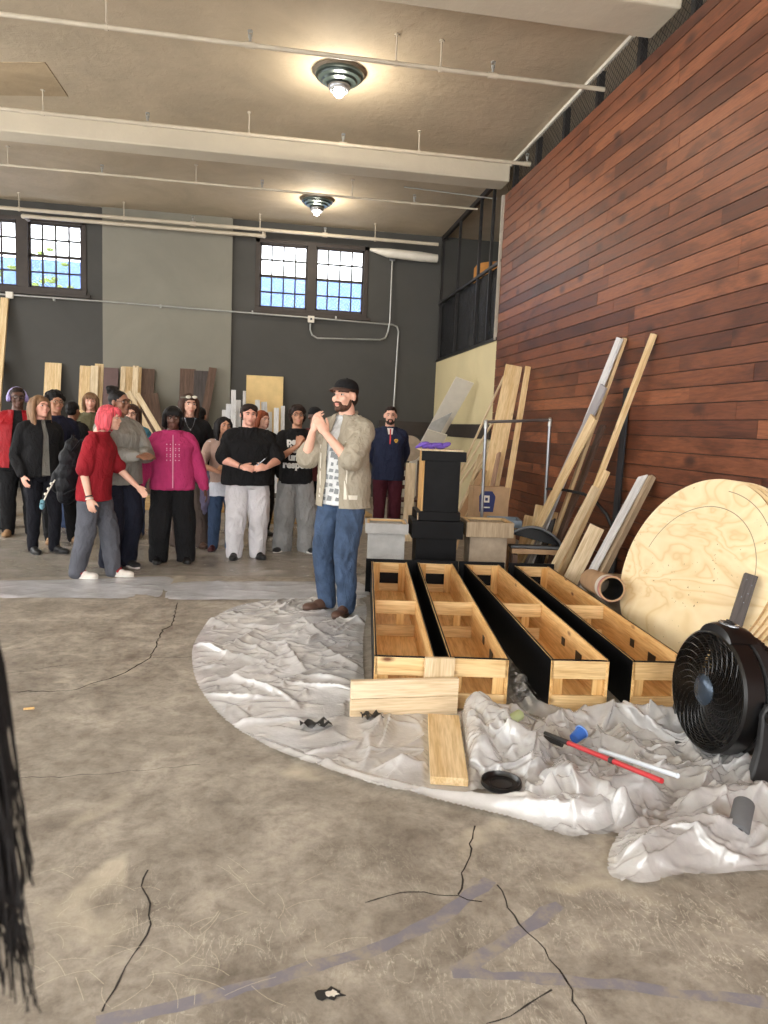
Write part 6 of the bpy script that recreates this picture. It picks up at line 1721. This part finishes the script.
def zipline(c):
    H = c['H']
    patch_on(c['tops'][0], [[(-.004, .49 * H), (.004, .49 * H), (.004, .82 * H), (-.004, .82 * H)]], plain('zip_silver', (206, 150, 170), .4), 'zipper', sub=5)
    patch_on(c['tops'][0], [[(sx * .025 + .006 * math.cos(a) * 0 - .004, z), (sx * .025 + .004, z), (sx * .025 + .004, z + .008), (sx * .025 - .004, z + .008)] for sx in (1, -1, 2.4, -2.4) for a, z in [(0, .66 * H + .03 * i + .01 * (i % 2)) for i in range(6)]], plain('rhinestones', (226, 190, 206), .3), 'studs', sub=0)
person(dict(label='person in a bright pink zip jacket and black trousers wearing black headphones', at=at(172, 562), H=1.63, yaw=8, bulk=1.22, skin='deep', face=1.06, head=(0, 8, 0), hair=('bob', HB), fringe=True, hs=1.05,
    bottom=dict(mat=M['black_cloth'], w=1.7, flare=1.15), shoe=SH_BLACK, feet={1: (.085, 0, 6), -1: (-.085, 0, -6)},
    arms={1: dict(wrist=(.205, -.03, .46), pole=(.5, 1, -.1)), -1: dict(wrist=(-.2, -.03, .49), pole=(-.5, 1, -.1))},
    tops=[dict(name='jacket', mat=F('pink_fleece', (172, 54, 102), .95), g=.026, hem=.475, sleeve='long', sl_w=1.25, wr=.007)], extras=[headphones(M['black_plastic'], M['dark_plastic']), zipline]))
def goggles(c):
    HP_ = c['HP']; sc = c['sc']; mb = MB()
    mb.tube([HP_((.086 * math.cos(a), .016 + .103 * math.sin(a), .072)) for a in np.linspace(0, 2 * PI, 29)], .009 * sc, 8, cap=False)
    o = mb.build('goggles', plain('goggle_strap', (90, 86, 74), .5), c['body'], smooth=1)
    mb = MB()
    for sx in (1, -1): mb.ell(HP_((.034 * sx, -.086, .078)), (.03 * sc, .014 * sc, .018 * sc), c['RH'])
    mb.build('goggle_lens', plain('lens', (206, 204, 190), .15), o, smooth=2)
def necklace(c):
    J = c['J']; mb = MB(); t = surf_hit(c['tops'][0], None, None); H = c['H']; pts = []
    for a in np.linspace(-1, 1, 13):
        x = .06 * a; z = .845 * H - .13 * (1 - a * a)
        h = t.ray_cast(V((x, -2, z)), V((0, 1, 0))); pts.append(V((x, (h[0].y if h[0] is not None else -.06) - .004, z)))
    mb.tube(pts, .003, 6); mb.ell(pts[6] - V((0, .002, .012)), (.012, .006, .014)); mb.build('necklace', M['chrome'], c['body'])
person(dict(label='person in a black sweater with goggles pushed up on the head, brown flared trousers', at=at(188, 547), H=1.80, yaw=12, skin='light', head=(8, 0, 0), hair=('mid', HBr), bottom=dict(mat=F('brown_cord', (92, 80, 74)), w=1.5, flare=1.5), shoe=SH_BROWN, feet={1: (.08, 0, 8), -1: (-.05, .03, -8)},
    tops=[dict(name='sweater', mat=M['black_cloth'], g=.03, hem=.46, sleeve='long', sl_w=1.2)], extras=[goggles, necklace]))
person(dict(label='person in a long black coat turned away, blue collar showing, behind the black sweater', at=at(199, 0, 9.2), H=1.66, yaw=172, skin='tan', head=(0, 14, 0), hair=('short', HB), bottom=dict(mat=M['black_cloth'], w=1.2), shoe=SH_BLACK,
    tops=[dict(name='coat', mat=M['black_cloth'], g=.035, hem=.32, sleeve='long'), dict(name='collar', mat=F('blue_scarf', (52, 92, 168)), g=.045, hem=.79, sleeve='none', neck=.86)]))
def wrap(c):
    H = c['H']; mb = MB(); J = c['J']
    limb(mb, [(-.17, .02, .56 * H, .05), (-.19, .0, .45 * H, .06), (-.2, .0, .36 * H, .05), (-.2, .02, .29 * H, .02)])
    remeshed('tied_jacket', mb, .01, F('grey_purple_jacket', (104, 98, 122)), c['root'], 2, wr=.014, wscale=14)
    patch_on(c['tops'][0], [[(.06 * math.cos(a) + dx, .62 * H + .05 * math.sin(a) + dz) for a in np.linspace(0, 2 * PI, 9)[:-1]] for dx, dz in ((-.03, 0), (.05, .03))], plain('orange_print', (216, 170, 130), .8), 'shirt_print')
person(dict(label='short person with dark hair, white cloth at the waist and blue jeans', at=at(222, 551), H=1.55, yaw=14, bulk=.98, skin='tan', head=(10, -6, 4), hair=('mid', HB), 
    bottom=dict(mat=F('mid_jean', (56, 72, 98)), w=1.1), shoe=SH_MAROON, feet={1: (.06, 0, 10), -1: (-.06, .03, -20)},
    arms={-1: dict(wrist=(-.05, -.13, .6), pole=(-1, .3, -.4), hand=dict(dir=(1, -.2, -.1), n=(0, -1, 0), thumb=(0, 0, 1))), 1: dict(wrist=(.06, -.13, .59), pole=(1, .3, -.4), hand=dict(dir=(-1, -.2, -.1), n=(0, -1, 0), thumb=(0, 0, 1)))},
    tops=[dict(name='shirt', mat=F('print_shirt', (176, 150, 138)), g=.016, hem=.52, sleeve='elbow'), dict(name='waist_cloth', mat=F('white_cloth', (206, 208, 218)), g=.026, hem=.42, sleeve='none', neck=.56)], extras=[wrap]))
def bracelet2(c):
    wr = c['arms'][-1][2]; el = c['arms'][-1][1]; d = (wr - el).normalized(); mb = MB(); mt = frame_from(wr - d * .01, wr, (1, 0, 0)); mb.lathe([(.027, 0), (.034, 0), (.034, .01), (.027, .01), (.027, 0)], 20, mt); mb.build('bracelet', M['black_plastic'], c['body'], smooth=.7)
W13 = person(dict(label='person in a black tee and white trousers holding a thin grey pen at the waist', at=at(246, 558), H=1.70, yaw=10, bulk=1.5, skin='rosy', face=1.14, head=(4, 0, 0), hair=('short', HD), parted=True, hs=1.05, sh=1.12,
    bottom=dict(mat=F('white_trousers', (204, 202, 206), .85, .08), w=1.55, wr=.012, ws=9), shoe=SH_BLACK, feet={1: (.075, 0, 12), -1: (-.075, 0, -12)},
    arms={-1: dict(wrist=(-.065, -.17, .605), pole=(-1, .35, -.5), hand=dict(dir=(1, -.25, -.12), n=(-.1, -.9, .4), thumb=(.2, 0, 1), curl=.55)), 1: dict(wrist=(.095, -.17, .605), pole=(1, .35, -.5), hand=dict(dir=(-1, -.25, -.05), n=(.1, -.9, .4), thumb=(-.2, 0, 1), curl=.6))},
    tops=[dict(name='tee_shirt', mat=M['black_cloth'], g=.026, hem=.485, sleeve='elbow', sl_w=1.12, wr=.008)], extras=[bracelet2]))
mb = MB(); R13 = W13['root']; m13 = Matrix.Translation(R13.location) @ Matrix.Rotation(R13.rotation_euler.z, 4, 'Z')
pa = m13 @ V((.035, -.36, 1.045)); pb2 = m13 @ V((.125, -.37, 1.125))
mb.tube([pa, pa.lerp(pb2, .1), pb2], [.002, .006, .006], 10); tag(mb.build('pen', M['chrome'], smooth=.8), 'thin grey pen held by the person in white trousers', 'pen')
person(dict(label='person with auburn hair and face half hidden behind the black tee and white trousers', at=at(261, 0, 9.6), H=1.66, yaw=25, skin='light', head=(20, 0, 0), hair=('bob', HR), bottom=dict(mat=M['black_cloth']), shoe=SH_BLACK, tops=[dict(name='shirt', mat=M['black_cloth'], g=.02, hem=.46, sleeve='long')]))
def plur(c):
    text_on(c['tops'][0], ['peace', 'love', 'unity', 'respect'], plain('white_print', (220, 220, 216), .8), .108, 0.0, 1.262, .088, bold=.006, squash=1.0)
person(dict(label='person in a black tee with white lettering and grey sweatpants, hands clasped', at=at(296, 0, 8.4), H=1.71, yaw=4, bulk=1.0, skin='tan', head=(2, -12, 0), hair=('shag', HD), hs=1.05,
    bottom=dict(mat=F('grey_sweat', (138, 138, 138)), w=1.75, flare=1.25, wr=.01), shoe=SH_BW, feet={1: (.09, -.01, 18), -1: (-.08, .01, -30)},
    arms={-1: dict(wrist=(-.012, -.165, .735), pole=(-.55, -.1, -1), hand=dict(dir=(.35, -.1, 1), n=(-.6, -.8, 0), thumb=(.2, .9, .2), curl=.9)), 1: dict(wrist=(.03, -.155, .725), pole=(.55, -.1, -1), hand=dict(dir=(-.35, -.1, 1), n=(.6, -.8, 0), thumb=(-.2, .9, .2), curl=.8))},
    tops=[dict(name='tee_shirt', mat=M['black_cloth'], g=.024, hem=.475, sleeve='elbow', sl_w=1.2)], extras=[glasses(r_=.022), plur]))
person(dict(label='person in a black beanie and glasses looking over the shoulder of the lettered tee', at=at(313, 0, 9.2), H=1.72, yaw=12, skin='deep', head=(6, 0, 0), hair=(None, HB), bottom=dict(mat=M['black_cloth'], w=1.2), shoe=SH_BLACK,
    tops=[dict(name='shirt', mat=F('maroon_check', (88, 44, 44)), g=.02, hem=.46, sleeve='long')], extras=[beanie(M['black_cloth']), glasses()]))
def speaker_bits(c):
    H = c['H']; tee, shirt = c['tops']
    r = random.Random(4); polys = []
    for i in range(8):
        for j in range(3):
            x = -.075 + .06 * j + r.uniform(-.012, .012); z = .5 * H + .055 * i + r.uniform(-.01, .01); w_, h_ = r.uniform(.014, .026), r.uniform(.012, .024)
            polys.append([(x - w_, z - h_), (x + w_ * .8, z - h_), (x + w_, z + h_ * .7), (x - w_ * .6, z + h_)])
    patch_on(tee, polys, plain('slate_print', (120, 124, 126), .8), 'tee_print', sub=1)
    bands = [[(.115, .50 * H), (.135, .50 * H), (.135, .74 * H), (.115, .74 * H)], [(.115, .50 * H), (.2, .50 * H), (.2, .518 * H), (.115, .518 * H)],
             [(-.135, .50 * H), (-.115, .50 * H), (-.115, .72 * H), (-.135, .72 * H)]]
    patch_on(shirt, bands, plain('cream_band', (214, 208, 194), .8), 'shirt_band', sub=4)
    mb = MB()
    for sg in (1, -1):
        pts = [c['J'](.012 * sg, .05, .86), c['J'](.038 * sg, .03, .858), c['J'](.05 * sg, -.012, .838), c['J'](.042 * sg, -.042, .80)]
        mb.tube(pts, [.016, .018, .02, .012], 8, ell=[(.4, 1.3)] * 4)
    remeshed('shirt_collar', mb, .007, shirt.data.materials[0], shirt, 1)
person(dict(label='bearded person in a black cap and open taupe shirt, both hands raised', at=at(339, 611), H=1.87, yaw=-42, bulk=1.04, vox=.0062, skin='light', head=(-2, -2, 0), hair=('cap', HD), beard=hairmat('beard_hair', (84, 60, 48)), hs=1.02,
    bottom=dict(mat=F('blue_denim', (60, 76, 100), .85, .3, 9), w=1.1, wr=.013, ws=12), shoe=SH_BROWN, feet={1: (.055, -.035, 12), -1: (-.07, -.01, -18)},
    arms={-1: dict(wrist=(-.075, -.125, .775), pole=(-.5, .0, -1), hand=dict(dir=(.3, -.1, 1), n=(-.3, -.85, .1), thumb=(.9, .2, .3), curl=.35, spread=.2)), 1: dict(wrist=(.005, -.14, .768), pole=(.7, .1, -1), hand=dict(dir=(-.55, -.25, .9), n=(.5, -.7, .35), thumb=(-.1, .7, .7), curl=.4, spread=.22))},
    tops=[dict(name='tee_shirt', mat=F('white_tee', (204, 206, 206)), g=.012, hem=.47, sleeve='none'), dict(name='overshirt', mat=F('taupe_shirt', (156, 148, 132)), g=.03, hem=.455, sleeve='elbow', sl_w=1.25, front_gap=.038, wr=.011)],
    extras=[cap(M['black_cloth'], plain('brown_brim', (74, 52, 42), .7)), speaker_bits]))
def emblem(c):
    z0 = .745 * c['H']
    sh = [[(.075 + .026 * math.cos(a) * (1 + .25 * math.sin(3 * a)), z0 + .026 * math.sin(a)) for a in np.linspace(0, 2 * PI, 17)[:-1]]]
    o = patch_on(c['tops'][0], sh, plain('gold_emblem', (206, 164, 60), .6), 'chest_emblem', sub=1)
    patch_on(c['tops'][0], [[(.062, z0 - .004), (.088, z0 + .002), (.088, z0 + .006), (.062, z0)], [(.07, z0 - .012), (.074, z0 - .012), (.078, z0 + .014), (.074, z0 + .014)]], plain('emblem_line', (60, 50, 60), .7), 'emblem_line', o, lift=.0045, sub=0)
    H = c['H']; patch_on(c['tops'][0], [[(-.012, .72 * H), (.004, .72 * H), (.012, .83 * H), (-.006, .83 * H)]], plain('red_lanyard', (186, 46, 44), .6), 'lanyard', sub=3)
    patch_on(c['tops'][0], [[(-.028, .79 * H), (.028, .79 * H), (.04, .835 * H), (-.04, .835 * H)]], plain('white_shirt_front', (206, 200, 196), .8), 'shirt_front', sub=3, lift=.002)
person(dict(label='person with a short beard in a navy pullover and maroon trousers', at=at(388, 0, 9.4), H=1.79, yaw=-4, bulk=1.05, skin='light', head=(-4, 0, 0), hair=('short', HD), beard=hairmat('short_beard', (54, 38, 32)),
    bottom=dict(mat=F('maroon_trousers', (72, 30, 40)), w=1.05), shoe=SH_BLACK,
    arms={1: dict(wrist=(.05, .12, .52), pole=(1, .5, 0)), -1: dict(wrist=(-.05, .12, .51), pole=(-1, .5, 0))},
    tops=[dict(name='pullover', mat=F('navy_fleece', (36, 42, 64)), g=.026, hem=.455, sleeve='long', sl_w=1.15)], extras=[emblem]))

# backpack of the pink haired person
mp_ = Matrix.Translation(PINK['root'].location) @ Matrix.Rotation(PINK['root'].rotation_euler.z, 4, 'Z')
bp = bpy.data.objects.new('backpack', None); COL.objects.link(bp); bp.matrix_world = mp_ @ Matrix.Translation((0, .235, .98)) @ Matrix.Rotation(.12, 4, 'X')
tag(bp, 'black backpack slung on the back of the pink haired person', 'backpack')
BC = F('black_nylon', (28, 29, 33), .6)
mb = MB()
for z, a, b in ((-.2, .13, .07), (-.12, .15, .1), (.0, .15, .105), (.12, .14, .09), (.2, .1, .06)): mb.ell((0, 0, z), (a, b, .11))
remeshed('pack_body', mb, .012, BC, bp, 3, wr=.008, wscale=12)
mb = MB(); mb.ell((0, .09, -.1), (.11, .05, .12)); remeshed('front_pocket', mb, .011, BC, bp, 2, wr=.005)
for sx in (1, -1):
    mb = MB(); mb.tube([V(p) for p in ((.09 * sx, -.05, .2), (.105 * sx, -.13, .315), (.11 * sx, -.24, .31), (.115 * sx, -.315, .18), (.12 * sx, -.3, .02), (.125 * sx, -.16, -.12), (.12 * sx, -.03, -.2))], .022, 8, ell=[(1, .35)] * 7, ref=(1, 0, 0)); mb.build('shoulder_strap', BC, bp, smooth=1)
mb = MB(); mb.tube([(-.03, .0, .28), (-.02, .0, .33), (.02, .0, .33), (.03, 0, .28)], .008, 8); mb.build('grab_loop', BC, bp, smooth=1)
mb = MB(); mb.tube([(-.13, .06, -.08), (-.16, .1, -.2), (-.165, .13, -.3)], .006, 6)
for i, z in enumerate((-.12, -.17, -.22)): mb.ell((-.15 - .005 * i, .08 + .02 * i, z), (.014, .014, .014), u=8, v=6)
ch = mb.build('charm_string', M['white_paint'], bp)
mb = MB(); mb.ell((-.165, .135, -.33), (.028, .02, .035)); mb.ell((-.165, .135, -.29), (.02, .02, .02)); mb.ell((-.19, .135, -.31), (.016, .01, .012)); mb.ell((-.14, .135, -.31), (.016, .01, .012)); mb.build('plush_charm', plain('teal_pink_charm', (110, 160, 176), .8, var=.5, scale=30), ch, smooth=2)

# long black hair at the left edge of the frame
NEAR = person(dict(label='person close to the camera at the left edge, long black hair falling into view', at=(-.46, .54), H=1.62, yaw=180, bulk=.95, vox=.011, skin='tan', head=(0, 25, -8), hair=('mid', HB), bottom=dict(mat=M['ink_cloth']), shoe=SH_BLACK,
    tops=[dict(name='hoodie', mat=M['black_cloth'], g=.02, hem=.46, sleeve='long')]))
hb = MB(); r = random.Random(8)
Mi = (Matrix.Translation(NEAR['root'].location) @ Matrix.Rotation(NEAR['root'].rotation_euler.z, 4, 'Z')).inverted()
def lock(pix, Y, r0, jit):
    pts = []
    for i, (x, y) in enumerate(pix):
        p = PY(x, y, Y) + V((r.uniform(-jit, jit), r.uniform(-.01, .01), 0)); pts.append(Mi @ p)
    q = interp([(*p, r0 * (1 - .85 * i / (len(pts) - 1))) for i, p in enumerate(pts)], 5)
    hb.tube([V(a[:3]) for a in q], [max(.0006, a[3]) for a in q], 6)
for i in range(170):
    t = r.random(); x0 = -64 + 45 * t
    lock([(x0 - 10, 520), (x0, 640), (x0 + 12 + 10 * t, 760), (x0 + 22 + 14 * t, 870), (x0 + 26 + 18 * t + r.uniform(-6, 8), 955 + r.uniform(-60, 50))], .55 + r.uniform(-.05, .05), .0022, .004)
for i in range(10): lock([(-30, 560), (-6, 640), (6 + r.uniform(-2, 2), 740), (20 + r.uniform(-2, 2), 810), (29 + r.uniform(-2, 2), 885 + r.uniform(-20, 10))], .54, .0016, .0012)
for i in range(8): lock([(-20, 600), (-2, 690), (8, 800), (10 + r.uniform(-6, 6), 900)], .57, .0015, .004)
for i in range(5): lock([(-5, 820), (8, 900), (20 + r.uniform(-3, 8), 960), (24 + r.uniform(-4, 20), 1010)], .55, .0014, .003)
hb.build('hair_locks', HB, NEAR['body'], smooth=2)
